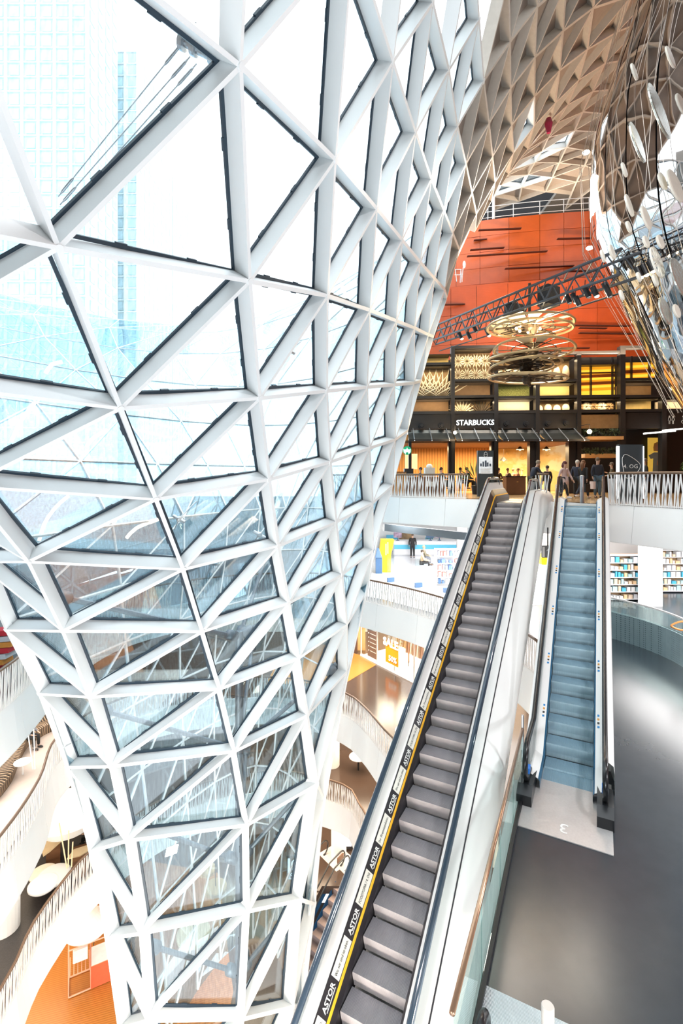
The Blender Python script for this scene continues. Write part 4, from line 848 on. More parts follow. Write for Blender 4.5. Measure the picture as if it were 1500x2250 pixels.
n.links.new(t.outputs['Object'],mp.inputs[0]); n.links.new(mp.outputs[0],tn.inputs['Vector']); bp=n.nodes.new('ShaderNodeBump'); bp.inputs['Strength'].default_value=.22; bp.inputs['Distance'].default_value=.12; n.links.new(tn.outputs['Fac'],bp.inputs['Height']); n.links.new(bp.outputs[0],b.inputs['Normal'])
pz=smooth_line([(r,z) for r,z in PROF[1:]],.5); NP=26
for k in range(NP):
    a0=2*pi*k/NP+.006; a1=2*pi*(k+1)/NP-.006; m=MB(); vs=[]; 
    for p in pz:
        for q in range(4):
            a=a0+(a1-a0)*q/3; r=p.x+.012*sin(p.y*1.3+k*2.1)*(.5+.5*sin(k*1.7)); vs.append((r*cos(a),r*sin(a),p.y-Z4))
    n_=len(pz); m.add(vs,[(i*4+q,i*4+q+1,i*4+q+5,i*4+q+4) for i in range(n_-1) for q in range(3)]); m.build('mirror_panel',M_mir,mc,smooth=True,fix=False)
m=MB(); m.lathe((0,0,0),[(p.x-.12,p.y-Z4) for p in pz],24,True); m.build('core',M_blk,mc); m=MB(); m.lathe((0,0,0),[(1.2,0),(1.2,2.2)],26); m.build('base',M_frame,mc)
# wires and discs around the cone
wn=empty('wire_net',(C0.x,C0.y,2)); tag(wn,'net of fine taut wires crossing in front of the mirror cone','wires')
M_wire=mat('wire_metal',(.75,.66,.58),.3,.6)
for k in range(30):
    a=radians(150+k*5.2); m=MB(); tw=.35*(1 if k%3 else -1.2)
    P=lambda r,a,z: Vector((C0.x+r*cos(a),C0.y+r*sin(a),z))
    m.tube([P(3.6,a,18),P(4.95,a+tw*.12,12.5),P(4.85,a+tw*.3,9),P(1.75,a+tw,2.4)],.009,4); loc(wn,m.build('wire',M_wire,wn))
M_dw=mat('cream_disc',(.85,.80,.70),.4); M_ds=mat('silver_disc',(.62,.65,.6),.25,.7,bump=.8,bscale=12)
DS=[(1469,128,7,24,0),(1390,160,5,18,0),(1445,247,17,62,1),(1397,315,12,45,1),(1493,232,9,25,0),(1368,375,4,16,0),(1452,400,7,20,0),(1480,410,13,38,0),(1379,453,6,25,0),(1416,480,8,27,0),(1378,500,4,13,0),(1416,533,5,14,0),(1447,533,6,16,0),(1341,555,5,17,0),(1321,564,3,14,0),(1441,578,11,36,2),(1489,611,14,45,1),(1436,617,4,14,0),(1458,685,10,32,1),(1483,685,6,16,0),(1362,650,3,12,0),(1400,610,3,11,0)]
for i,(x,y,rx,ry,k) in enumerate(DS):
    Y=13.2; c=PX(x,y,Y); r=ry/F*Y; yaw=math.acos(min(.95,rx/ry))+atan2(c.x,c.y)*0; o=empty('hanging_disc',c,rz=0)
    view=Vector((c.x,c.y,0)).normalized(); ang=math.asin(max(.1,min(.98,rx/ry))); side=Vector((view.y,-view.x,0)); nrm_=(side*cos(ang)-view*sin(ang)); tilt=Vector((0,0,1))*.0
    R=basis(nrm_.cross(UP)*-1,UP-side*.22,(0,0,0)); 
    m=MB()
    if k==2:
        m.lathe((0,0,0),[(r*.93,0),(r,0),(r,.05),(r*.93,.05),(r*.93,0)],28,False)
        for q in range(10): a=2*pi*q/10; m.bar((0,0,.02),(r*.95*cos(a),r*.95*sin(a),.02),.05,.03,(0,0,1))
        d=m.build('spoked_wheel',M_dw,o)
    else:
        m.lathe((0,0,0),[(r*.9,0),(r,.015),(r,.05),(r*.9,.065)],28,True); d=m.build('disc',M_ds if k else M_dw,o)
    d.matrix_local=R
    m=MB(); m.tube([(0,0,0),(0,0,.02)],.03,6); m.build('clip',M_wire,o)
    col='silver hammered' if k==1 else('cream spoked' if k==2 else 'plain cream')
    tag(o,'%s disc on the wires, %s'%(col,['topmost of all','upper left at the roof','largest, upper right','tall one left of the largest','at the right edge high up','small, left above orange reflection','small, middle','large round at right, upper','narrow, left of two','long, right of two','tiny, below the narrow pair','small, above the truss','small oval above truss, right','on truss left end','smallest on cone left edge','wheel above lights','big one at right edge','small, under the wheel','lower middle, long','lower right, small','on the lower left cone edge','beside the truss tip'][i]),'disc',group='discs hanging on the wires')
# ================================================================ lighting truss
ta=PX(945,741,27); tb=PX(1384,578,14.6); tr=empty('lighting_truss',ta); tag(tr,'dark grey box truss with spotlights rising to the mirror cone','truss')
M_tr=mat('truss_grey',(.07,.075,.085),.45,.4); dr=(tb-ta); TL=dr.length; dr.normalize(); sd=dr.cross(UP).normalized(); up2=sd.cross(dr).normalized(); hw=.36; hh=.36
ch={}
for a in(-1,1):
    for b_ in(-1,1):
        m=MB(); m.tube([sd*a*hw+up2*b_*hh,dr*TL+sd*a*hw+up2*b_*hh],.05,8); m.build('chord',M_tr,tr,smooth=True)
nb=int(TL/1.05); st=TL/nb
for i in range(nb):
    for a in(-1,1):
        p0=dr*(i*st); p1=dr*((i+.5)*st); p2=dr*((i+1)*st)
        for (f,g_) in((sd*a*hw-up2*hh,sd*a*hw+up2*hh),): m=MB(); m.tube([p0+f,p1+g_,p2+f],.028,6); m.build('brace',M_tr,tr)
    for b_ in(-1,1):
        m=MB(); m.tube([dr*(i*st)-sd*hw+up2*hh*b_,dr*((i+1)*st)+sd*hw+up2*hh*b_],.024,6); m.build('brace',M_tr,tr)
m=MB(); m.tube([PX(965,757,26.6)-ta-UP*.35,PX(1375,600,14.8)-ta-UP*.55],.03,6); m.build('track',M_blk,tr)
for i,(x,y,on) in enumerate([(1013,742,1),(1032,742,0),(1045,727,0),(1073,735,1),(1250,662,0),(1264,661,1),(1271,668,0),(1292,649,0),(1309,647,1),(1334,639,1),(1339,648,0),(1405,606,1),(1418,600,1),(1432,592,1)]):
    f=min(1,(x-945)/(1384-945)); Y=27+(14.6-27)*f; Y=1/((1-f)/27+f/14.6); c=PX(x,y,Y); o=empty('spotlight',c); tag(o,'%s spotlight under the truss, %s'%('lit' if on else 'unlit dark',['far left','second from left','third from left','left of the chandelier','first right of the chandelier','second right of the chandelier','hanging lowest','fourth right of the chandelier','brightest pair, left','brightest pair, right','tilted beside the bright pair','right of the truss tip, first','right of the truss tip, second','right of the truss tip, last'][i]),'lamp',group='spotlights under the truss')
    R=Matrix.Rotation(radians(-25),3,'Y'); m=MB(); m.tube([R@Vector((0,0,-.05)),R@Vector((0,0,.28))],.085,12); m.build('housing',M_blk,o,smooth=False); m=MB(); m.tube([R@Vector((0,0,.28)),Vector((-.1,0,.5)) ],.015,6); m.build('bracket',M_blk,o)
    m=MB(); m.ell(R@Vector((0,0,-.06)),(.075,.075,.05),12,6); m.build('lens',mat('spot_glow',(1,.8,.5),.5,emit=(1,.75,.4),es=30) if on else M_alu,o)
for p in((1205,652),(1130,690)):
    m=MB(); c=PX(*p,19.5 if p[0]>1180 else 21); m.box(c,(.7,.5,.75),.5); tag(m.build('rigging_motor',M_blk),'black rigging motor box inside the truss %s'%('above the chandelier right' if p[0]>1180 else 'above the chandelier left'),'machine')
# ================================================================ chandelier of wheels
YC=20.0; top=PX(1163,655,YC); chn=empty('wheel_chandelier',top); tag(chn,'stacked chandelier of large cream and bronze spoked wheels above the shop','chandelier')
M_sail=mat('cream_sail',(.82,.68,.44),.6); M_br=mat('dark_bronze',(.08,.055,.035),.4,.5); M_ring=mat('gold_ring',(.62,.47,.26),.35,.5)
m=MB(); m.tube([(0,0,.6),(0,0,-3.6)],.06,10); m.build('shaft',M_br,chn)
def wheel(x,y,rx,tilt,ti2,sails,mt,nsp,r0=.12,inner=.55):
    c=PX(x,y,YC)-top; r=rx/F*YC; R=Matrix.Rotation(tilt,4,'Y')@Matrix.Rotation(ti2,4,'X'); M=Matrix.Translation(c)@R
    e=MB(); e.lathe((0,0,0),[(r,-.04),(r+.05,0),(r,.06),(r-.07,0),(r,-.04)],48,False); rg=e.build('ring',M_ring,chn); rg.matrix_local=M
    q=MB(); q.lathe((0,0,0),[(r*inner,-.02),(r*inner+.03,0),(r*inner,.02),(r*inner-.03,0),(r*inner,-.02)],36,False)
    for k in range(nsp): a=2*pi*k/nsp+x; q.bar((0,0,0),(r*cos(a),r*sin(a),0),.035,.03,(0,0,1))
    s_=q.build('spokes',M_br,rg); h=MB(); h.lathe((0,0,0),[(.1,-.25),(.2,-.12),(.2,.1),(.1,.25)],14); h.build('hub',M_br,rg)
    for k in range(nsp):
        if k%nsp in sails:
            a0=2*pi*k/nsp+x+.04; a1=2*pi*(k+.86)/nsp+x; z=MB(); vs=[]
            for i in range(5):
                for rr_ in(.15,.55,.97):
                    a=a0+(a1-a0)*i/4; vs.append((r*rr_*cos(a),r*rr_*sin(a),.03+.10*(i/4)*rr_))
            z.add(vs,[(i*3+q_,i*3+q_+1,i*3+q_+4,i*3+q_+3) for i in range(4) for q_ in range(2)]); z.build('sail',mt,rg,fix=False)
wheel(1163,716,90,0,0,set(range(0,12)),M_sail,12); wheel(1170,722,82,.05,.05,set(),M_sail,8)
wheel(1172,768,84,.06,-.05,{1,2,5,8,9},M_sail,12); wheel(1150,782,74,-.08,.08,set(range(0,10,2)),M_br,10)
wheel(1152,806,76,-.05,-.06,{1,3,4,7,8},M_br,12); wheel(1160,800,52,.1,0,{0,1,2,5},M_sail,8)
wheel(1158,832,82,.04,.06,{0,2,4,6,8},M_br,10); wheel(1165,826,50,0,.1,{1,3,5},M_br,8)
for k in range(8):
    a=2*pi*k/8; m=MB(); m.ell(PX(1160+26*cos(a),722+8*sin(a),YC)-top,(.06,.06,.06),8,6); m.build('bulb',M_lampw,chn)
l=bpy.data.lights.new('chandelier_light','POINT'); l.energy=420; l.color=(1,.82,.55); l.shadow_soft_size=.2; lo=bpy.data.objects.new('chandelier_light',l); lo.location=PX(1163,735,YC)-Vector((0,.9,.25)); COL.objects.link(lo)
# red banner thing under roof, bright roof lamps
o=MB(); c=PX(1205,272,27); o.tube([c+UP*.3,c,c-UP*.5],[.12,.22,.1],8); tag(o.build('red_balloon',mat('dark_red',(.35,.02,.08),.5)),'small red balloon caught under the lattice roof','balloon')
for i,(x,y) in enumerate([(1287,335),(1295,545)]):
    o=MB(); c=PX(x,y,22); o.ell(c,(.16,.16,.07),12,6); tag(o.build('roof_lamp_or_fill',mat('roof_glow',(1,1,.95),.5,emit=(1,1,.9),es=8)),'small bright lamp at left edge of mirror cone, %s'%['upper','lower'][i],'lamp')
m=MB(); m.box((-26,-5,4),(.3,22,44)); tag(m.build('wall_left',mat('hall_brown',(.22,.20,.18),.8)),'brown hall wall left of the viewer','wall',kind='structure')
m=MB(); m.add([(-26,-16,12),(3.5,-16,12),(3.5,2.9,8.4),(-2.6,2.7,6.2),(-26,5,2.4)]+[(-26,-16,12.3),(3.5,-16,12.3),(3.5,2.9,8.7),(-2.6,2.7,6.5),(-26,5,2.7)],[(0,1,2,3,4),(9,8,7,6,5)]+[(k,5+k,5+(k+1)%5,(k+1)%5) for k in range(5)]); tag(m.build('ceiling',mat('hall_brown',(.22,.20,.18),.8)),'brown roof behind the viewer, left part','ceiling',kind='structure')
# ================================================================ hall behind and above the viewer (seen only in reflections)
M_hall=mat('hall_brown',(.22,.20,.18),.8)
m=MB(); m.add([(3.5,-16,9),(32,-16,26),(32,13,26),(9,13,15.5),(3.5,2,9)]+[(3.5,-16,9.3),(32,-16,26.3),(32,13,26.3),(9,13,15.8),(3.5,2,9.3)],[(0,1,2,3,4),(9,8,7,6,5)]+[(k,5+k,5+(k+1)%5,(k+1)%5) for k in range(5)]); tag(m.build('ceiling',M_hall),'brown roof above the dark floor','ceiling',kind='structure')
m=MB(); m.box((27,32,26.6),(14,38,.3)); tag(m.build('ceiling',M_hall),'brown roof above the mirror cone, rear part','ceiling',kind='structure')
m=MB(); m.box((3,-16,4),(58,.3,44)); tag(m.build('wall_front',mat('hall_brown',(.22,.20,.18),.8)),'hall wall behind the viewer','wall',kind='structure')
m=MB(); m.box((32,12,4),(.3,56,44)); tag(m.build('wall_right',mat('hall_orange',(.55,.14,.04),.6)),'orange hall wall on the right','wall',kind='structure')
# ================================================================ people
SKIN=mat('skin',(.62,.38,.27),.6)
def person(label,loc,face,H,pose,top,legs,hair,shoe=(.02,.02,.02),extra=None,group=None,sc=1.0):
    """loc = feet (or seat foot) position; face = heading angle of the view direction from +Y towards +X, degrees"""
    o=empty('person',loc,-radians(face)); tag(o,label,'person',group)
    h=H
    sit=pose=='sit'; hip=.45 if sit else .53*h; dz=hip-.53*h
    if sit: dz=.50-.53*h
    def V(x,y,z): return Vector((x,y,z+dz))
    pel=V(0,0,.53*h); che=V(0,.02 if not sit else .05,.72*h); nk=V(0,.03,.835*h); hd=V(0,.05,.90*h); ht=V(0,.05,.975*h)
    if pose=='lean': che.y+=.1; nk.y+=.2; hd.y+=.25; ht.y+=.27
    J={}
    for s in(-1,1):
        hp=V(.09*s,0,.51*h)
        if sit: kn=Vector((.12*s,.44,.50)); an=Vector((.12*s,.46,.09)); to=an+Vector((.02*s,.17,-.05))
        elif pose=='walk': kn=V(.09*s,.17 if s>0 else -.06,.285*h); an=V(.09*s,.26 if s>0 else -.36,.05*h if s>0 else .09*h); to=an+Vector((0,.16,-.04 if s>0 else -.07))
        else: kn=V(.10*s,.02*s,.285*h); an=V(.11*s,.0,.05*h); to=an+Vector((.03*s,.17,-.05))
        sh=V(.185*s,.02+(che.y-.02)*1.2,.80*h)
        if sit: el=sh+Vector((.05*s,.10,-.27)); wr=el+Vector((-.08*s,.24,-.06))
        elif pose=='walk': el=sh+Vector((.06*s,-.09*s,-.28)); wr=el+Vector((0,.08-.08*s,-.24))
        elif pose=='lean': el=sh+Vector((.08*s,.10,-.24)); wr=el+Vector((-.1*s,.24,-.02))
        elif pose=='phone': el=sh+Vector((.05*s,.03,-.28)); wr=el+Vector((-.12*s,.22,.10 if s>0 else -.05))
        else: el=sh+Vector((.07*s,-.02,-.28)); wr=el+Vector((.0,.07,-.24))
        J[s]=(hp,kn,an,to,sh,el,wr)
    k=h/1.75
    def skinned(name,segs,mt,lv=1):
        vs=[];es=[];rs=[]; idx={}
        def vid(p,r):
            key=tuple(round(c,4) for c in p)
            if key in idx: return idx[key]
            idx[key]=len(vs); vs.append(p); rs.append(r); return idx[key]
        for chn_ in segs:
            prev=None
            for p,r in chn_:
                i=vid(p,r)
                if prev is not None and prev!=i: es.append((prev,i))
                prev=i
        me=bpy.data.meshes.new(name); me.from_pydata([tuple(v) for v in vs],es,[]); me.materials.append(mt)
        ob=bpy.data.objects.new(name,me); COL.objects.link(ob); ob.parent=o
        sk=ob.modifiers.new('skin','SKIN'); sk.use_smooth_shade=True; L=me.skin_vertices
        if not L:
            bpy.context.view_layer.objects.active=ob; ob.select_set(True); bpy.ops.mesh.customdata_skin_add(); L=me.skin_vertices
        for i,r in enumerate(rs): L[0].data[i].radius=(r if isinstance(r,tuple) else (r*k,r*k))
        L[0].data[0].use_root=True
        if lv: sb=ob.modifiers.new('sub','SUBSURF'); sb.levels=lv; sb.render_levels=lv
        return ob
    body=[[(pel,(.14*k,.09*k)),(che,(.14*k,.085*k)),(nk,.052),(hd,.085),(ht,.075)]]
    for s in(-1,1):
        hp,kn,an,to,sh,el,wr=J[s]; hand=wr+(wr-el).normalized()*.08; d=(wr-el).normalized(); sd=Vector((1,0,0))
        body+= [[(pel,.12),(hp,.085),(kn,.055),(an,.038),(to,.03)],[(che,.13),(sh,.052),(el,.04),(wr,.026),(hand,.03)]]
    skinned('body',body,SKIN)
    for s in(-1,1):   # fingers
        wr,el=J[s][6],J[s][5]; d=(wr-el).normalized(); m=MB(); hand=wr+d*.075
        for f in range(4): b=hand+Vector((0,.024-.016*f,0)); m.tube([b,b+d*.04+Vector((-.006*s,0,0)),b+d*(.075-.006*abs(f-1))+Vector((-.016*s,0,0))],[.009,.008,.006],6)
        m.tube([wr+d*.03+Vector((0,.03,0)),wr+d*.07+Vector((-.01*s,.05,0))],[.011,.008],6); m.build('fingers',SKIN,o)
    mt=mat('cloth_%02x%02x%02x'%tuple(int(c*255) for c in top),top,.85); ml=mat('cloth_%02x%02x%02x'%tuple(int(c*255) for c in legs),legs,.85); msh=mat('shoe_%02x'%int(shoe[0]*255),shoe,.5)
    jk=[[(pel-Vector((0,0,.06)),(.175*k,.135*k)),(pel+Vector((0,0,.09)),(.16*k,.125*k)),(che,(.185*k,.135*k)),(nk-Vector((0,0,.05)),(.08*k,.07*k))]]
    for s in(-1,1): hp,kn,an,to,sh,el,wr=J[s]; jk+=[[(che,.13),(sh,.072),(el,.057),(wr-(wr-el)*.06,.042)]]
    skinned('jacket',jk,mt)
    tr_=[[(pel,.15)]]
    for s in(-1,1): hp,kn,an,to,sh,el,wr=J[s]; tr_+=[[(pel,.15),(hp,.105),(kn,.075),(an+Vector((0,0,.02)),.058)]]
    skinned('trousers',tr_,ml)
    for s in(-1,1):
        hp,kn,an,to,sh,el,wr=J[s]; d=(to-an); m=MB(); z=min(an.z,to.z)-.0
        c=an+Vector((0,.07,-.035)); m.ell(c,(.047,.135,.045),12,8); m.build('shoe',msh,o,smooth=True)
    hm=mat('hair_%02x%02x'%(int(hair[0]*255),int(hair[1]*255)),hair,.7); c=(hd+ht)/2; m=MB()
    m.ell(c+Vector((0,-.022,.028)),(.092*k,.105*k,.105*k),14,10); ln=(extra or {}).get('long')
    if ln: m.tube([c+Vector((0,-.06,.02)),c+Vector((0,-.10,-.12)),c+Vector((0,-.09,-ln))],[.085,.085,.04],10)
    m.build('hair',hm,o,smooth=True)
    m=MB(); m.ell(c+Vector((0,.088*k,-.03)),(.012,.02,.02),8,6); m.build('nose',SKIN,o,smooth=True)
    for s in(-1,1): m=MB(); m.ell(c+Vector((.03*s,.078*k,-.005)),(.009,.008,.006),8,6); m.build('eye',M_black,o); m=MB(); m.ell(c+Vector((.082*s*k,.0,-.02)),(.012,.022,.03),8,6); m.build('ear',SKIN,o,smooth=True)
    m=MB(); m.ell(c+Vector((0,.078*k,-.062)),(.022,.008,.006),8,6); m.build('mouth',mat('lips',(.45,.16,.14),.5),o)
    if extra and 'bag' in extra:
        s=extra.get('bs',1); wr=J[s][6]; m=MB(); m.hexa([wr+Vector((x,y,z)) for z in(-.55,-.2) for x,y in((-.05,-.17),(.05,-.17),(.05,.17),(-.05,.17))]); b=m.build('bag',mat('bag_%02x'%int(extra['bag'][0]*255),extra['bag'],.6),o)
        m=MB(); m.tube([wr+Vector((0,-.1,-.2)),wr+Vector((0,0,-.06)),wr+Vector((0,.1,-.2))],.008,6); m.build('bag_handle',M_black,b)
    if extra and 'coat' in extra: m=MB(); m.tube([pel+Vector((0,0,.1)),pel-Vector((0,0,.28))],[.17,.2],12); m.build('coat_skirt',mt,o,smooth=True)
    return o
def at(px,py,z=Z4): return FL(px,py,z)
K=(.02,.02,.02); NV=(.025,.03,.05); GR=(.12,.13,.15)
p4=lambda x,Y: Vector(((x-CX)/F*Y,Y,Z4))
person('man in dark navy jacket leaning at the balustrade left of the gap',p4(1170,23.0),75,1.75,'lean',NV,K,(.35,.28,.2))
person('person in dark jacket sitting inside behind the short balustrade',p4(1203,25.0),-20,1.55,'stand',K,K,(.03,.02,.015))
person('woman in pale pink coat with white bag and bent dark red hair',p4(1239,22.4),150,1.68,'walk',(.66,.50,.48),K,(.10,.02,.02),(.8,.8,.8),{'bag':(.82,.82,.82),'long':.2,'coat':1})
person('grey-haired person in navy coat half hidden behind the long-haired woman',p4(1268,23.6),30,1.78,'stand',NV,K,(.6,.55,.48))
person('woman with long brown hair, black coat and white shoes beside the bollard',p4(1280,22.2),60,1.72,'walk',K,(.03,.04,.06),(.20,.09,.04),(.8,.8,.8),{'long':.42,'bag':(.015,.015,.015),'coat':1})
person('man facing the viewer in dark jacket, grey sweater and blue jeans',p4(1312,22.6),180,1.86,'stand',(.03,.035,.05),(.10,.17,.23),(.10,.06,.03),K,{'bag':(.75,.60,.58),'bs':1})
person('person in olive jacket behind the sign stand',p4(1345,25.2),-60,1.72,'phone',(.09,.07,.04),K,(.12,.08,.05))
person('man in black leather jacket right of the sign stand',p4(1418,22.6),-70,1.82,'stand',K,(.03,.05,.09),(.16,.12,.09))
seat=[(925,28.9,K,'left end beside the coffee machine'),(968,29,(.04,.03,.03),'left of the pillar at the counter'),(969,32.3,K,'deep inside left'),(1010,29.9,(.02,.02,.02),'just right of the left pillar'),(1024,29.2,(.02,.02,.03),'beside the information pillar'),(1094,31,(.05,.04,.03),'left edge of the cream wall'),(1114,31,(.10,.08,.07),'left of the wooden counter'),(1126,32.5,(.30,.20,.14),'above the counter, left'),(1139,31.2,(.25,.13,.10),'above the counter, middle'),(1147,33.9,(.45,.30,.12),'above the counter, right')]
for x,Y_,c,l in seat: person('seated cafe guest, %s'%l,p4(x,Y_)+Vector((0,0,.25)),(-80 if x%2 else 80),1.7,'sit',c,K,(.05,.03,.02) if x<1100 else (.25,.15,.08),group=None)
# cafe furniture
M_cw=mat('dark_wood_counter',(.16,.07,.03),.4); M_lt=mat('light_case',(.75,.72,.66),.4)
o=empty('service_counter',p4(1129,26.5)); tag(o,'dark wooden counter in the gap above the long escalator','counter'); w=(1150-1108)/F*26.5
m=MB(); m.box((0,0,.5),(w,.6,.96)); m.build('body',M_cw,o); m=MB(); m.box((0,0,1.0),(w+.06,.66,.05)); m.build('top',M_blk,o)
m=MB(); m.box((.1,-.31,.72),(.2,.01,.04),.6); m.build('emblem',mat('gold_mark',(.6,.35,.1),.4),o)
o=empty('coffee_machine',p4(897,27.6)); tag(o,'black and silver coffee machine on the left end of the bar','machine'); m=MB(); m.box((0,0,1.2),(.5,.4,.5)); m.build('body',M_blk,o); m=MB(); m.box((0,-.05,1.0),(.56,.46,.1)); m.build('tray',M_alu,o); m=MB(); m.box((0,0,.5),(.9,.5,.98)); m.build('stand',M_cw,o)
o=empty('pastry_case',p4(943,27.6)); tag(o,'bright pastry display case on the bar behind the left balustrade','display case'); m=MB(); m.box((0,0,.5),(1.6,.6,.98)); m.build('counter',M_cw,o); m=MB(); m.box((0,0,1.25),(.55,.45,.5)); m.build('case',M_lt,o); m=MB(); m.ell((0,0,1.58),(.18,.18,.14),12,6); m.build('cake_dome',M_lt,o); m=MB(); m.box((0,-.31,.6),(.5,.01,.3)); m.build('menu_card',M_lt,o)
o=empty('side_bar',p4(875,27.4)); tag(o,'small wooden bar front at the far left of the coffee shop','counter'); m=MB(); m.box((0,0,.62),(.8,.5,1.2)); m.build('body',M_woodw,o); m=MB(); m.box((0,0,1.25),(.85,.55,.04)); m.build('top',M_cw,o)
o=empty('menu_board',FP(903,1014,2)); tag(o,'pair of lit menu boards behind the round sign','sign')
for s in(-.22,.22): m=MB(); m.box((s,0,0),(.36,.06,1.0)); m.build('board',mat('board_cream',(.8,.62,.35),.5,emit=(1,.75,.4),es=.6),o)
for i,(x,Y_) in enumerate([(960,26.2),(1010,26.6),(905,26.0)]):
    o=empty('cafe_table',p4(x,Y_)); tag(o,'small round cafe table behind the left balustrade, %s'%['middle','right','left'][i],'table'); m=MB(); m.lathe((0,0,.72),[(.38,0),(.38,.03)],20); m.build('tabletop',M_cw,o); m=MB(); m.tube([(0,0,.02),(0,0,.72)],.04,8); m.build('pedestal',M_blk,o); m=MB(); m.lathe((0,0,0),[(.25,0),(.24,.02),(.03,.04)],16); m.build('foot',M_blk,o)
for i,(x,y,h,c) in enumerate([(1428,1104,.9,(.62,.62,.64)),(1452,1106,.85,(.60,.36,.22)),(1475,1106,.85,(.6,.38,.24))]):
    p=FL(x,y,Z4)+Vector((0,2.2,0)); m=MB(); m.lathe((0,0,0),[(.3,0),(.34,h),(.3,h)],18); q=m.build('round_stool' if i else 'waste_bin',mat('stool_%d'%i,c,.4,.3),loc=(p.x,p.y,Z4)); tag(q,['brushed steel round bin behind the right balustrade','brown round planter behind the right balustrade, left of two','brown round planter behind the right balustrade, right of two'][i],'bin' if i==0 else 'planter')
m=MB(); m.cyl((0,0,0),.07,1.0,16); m.ell((0,0,1.0),(.07,.07,.03),16,6); p=FL(1278,1106,Z4); q=m.build('steel_bollard',M_alu,loc=(p.x,p.y,Z4)); tag(q,'slim steel bollard at the top of the right escalator','bollard')
o=empty('palm_plant',p4(1045,27.6)); tag(o,'potted palm half hidden behind information pillar','plant'); m=MB(); fanleaf(m,Vector((0,0,.8)),1.0,.2,2.9,9,.05); m.build('leaf_fan',mat('palm_green',(.12,.17,.05),.7),o); m=MB(); m.lathe((0,0,0),[(.2,0),(.26,.5),(.05,.5),(.03,.95)],14); m.build('pot',M_blk,o)
# ================================================================ service shop on the third floor
def pl(x,y,z=Z3): return FL(x,y,z)
M_wh=mat('shop_white',(.88,.88,.90),.4); M_ylw=mat('machine_yellow',(.95,.55,.0),.4); M_bl2=mat('shop_blue',(.10,.50,.72),.4); M_nb=mat('navy_plastic',(.04,.10,.20),.4)
a=pl(866,1223); b=pl(1010,1228); o=empty('service_desk',(a.x,a.y,Z3)); tag(o,'long white service desk with light blue stripe','counter'); L_=b.x-a.x
m=MB(); m.box((L_/2,.5,.55),(L_,.9,1.1)); m.build('body',M_wh,o); m=MB(); m.box((L_/2,.03,.72),(L_,.02,.34)); m.build('stripe',M_bl2,o); m=MB(); m.box((L_/2,.05,.07),(L_,.03,.14)); m.build('plinth',M_alu,o); m=MB(); m.box((L_/2,.5,1.14),(L_+.1,1.0,.05)); m.build('worktop',M_wh,o)
for i,x in enumerate((874,946,966)):
    p=pl(x,1222); q=empty('monitor',(p.x,a.y+.4,Z3+1.165)); tag(q,'computer monitor on the white service desk, %s'%['left','middle','right'][i],'monitor'); m=MB(); m.box((0,0,.42),(.62,.05,.42)); m.build('screen',mat('screen_pink',(.35,.25,.35),.3,noise=(5,.7)) if i!=1 else M_nb,q); m=MB(); m.box((0,0,.1),(.06,.05,.22)); m.box((0,0,.01),(.25,.18,.02)); m.build('stand',M_nb,q)
o=empty('cash_machine',pl(843,1256)); tag(o,'tall yellow cash machine at left end of the white shop floor','machine')
m=MB(); m.hexa([(x,y,z) for z in(0,1.15) for x,y in((-.42,-.35),(.42,-.35),(.42,.35),(-.42,.35))]); m.build('body',M_ylw,o); m=MB(); m.hexa([(-.32,-.35,1.15),(.42,-.35,1.15),(.42,.35,1.15),(-.32,.35,1.15),(-.2,-.35,2.05),(.62,-.35,2.05),(.62,.35,2.05),(-.2,.35,2.05)]); m.build('head',M_ylw,o)
for k in range(2): m=MB(); m.box((.1+.12*k,-.36,1.45+.1*k),(.04,.01,.7)); m.build('mark',M_wh,o)
o=empty('info_terminal',pl(832,1260)); tag(o,'dark blue info terminal left of the yellow cash machine','machine'); m=MB(); m.box((0,0,.5),(.4,.3,1.0)); m.build('body',M_nb,o); m=MB(); m.hexa([(-.25,-.2,1.0),(.2,-.2,1.0),(.2,.15,1.0),(-.25,.15,1.0),(-.3,0,1.5),(.0,0,1.6),(.0,.1,1.6),(-.3,.1,1.5)]); m.build('head',M_nb,o)
o=empty('blue_box',pl(861,1210)); tag(o,'light blue box unit between cash machine and service desk','box'); m=MB(); m.box((0,0,.9),(.9,.5,.75)); m.build('body',M_bl2,o); m=MB(); m.box((0,0,.26),(.5,.4,.52)); m.build('stand',M_wh,o)
for i,(x,y) in enumerate([(858,1279),(919,1291),(982,1302)]):
    p=pl(x,y); o=empty('security_gate',(p.x,p.y,Z3)); tag(o,'clear security gate with dark blue foot, %s of three'%['left','middle','right'][i],'gate'); m=MB(); m.box((0,0,.13),(.42,.16,.26),.4); m.build('foot',M_nb,o); m=MB(); m.box((0,0,.9),(.42,.03,1.3),.4); m.build('clear_panel',M_bglass,o)
o=empty('waiting_bench',pl(918,1262)); tag(o,'white waiting bench with wooden end block in the shop','bench'); m=MB(); m.box((0,0,.22),(1.9,.7,.44)); m.build('seat',M_wh,o); m=MB(); m.box((1.25,-.1,.22),(.55,.6,.44)); m.build('end_block',mat('pale_wood',(.72,.55,.4),.5),o)
person('standing man in dark clothes at the service desk',pl(906,1226),10,1.8,'stand',K,K,(.12,.08,.05))
person('staff member behind the desk in light blue shirt',Vector((pl(946,1205).x*.92,a.y+1.7,Z3)),180,1.75,'stand',(.15,.45,.6),K,(.3,.2,.12))
person('seated person in beige jacket with dark trousers on waiting bench',pl(934,1253)+Vector((-.2,.2,0)),100,1.65,'sit',(.42,.32,.2),K,(.04,.03,.02))
person('seated man in olive parka behind the beige-jacketed one',pl(938,1243)+Vector((-.2,.3,0)),100,1.75,'sit',(.2,.18,.12),(.15,.17,.2),(.5,.35,.2))
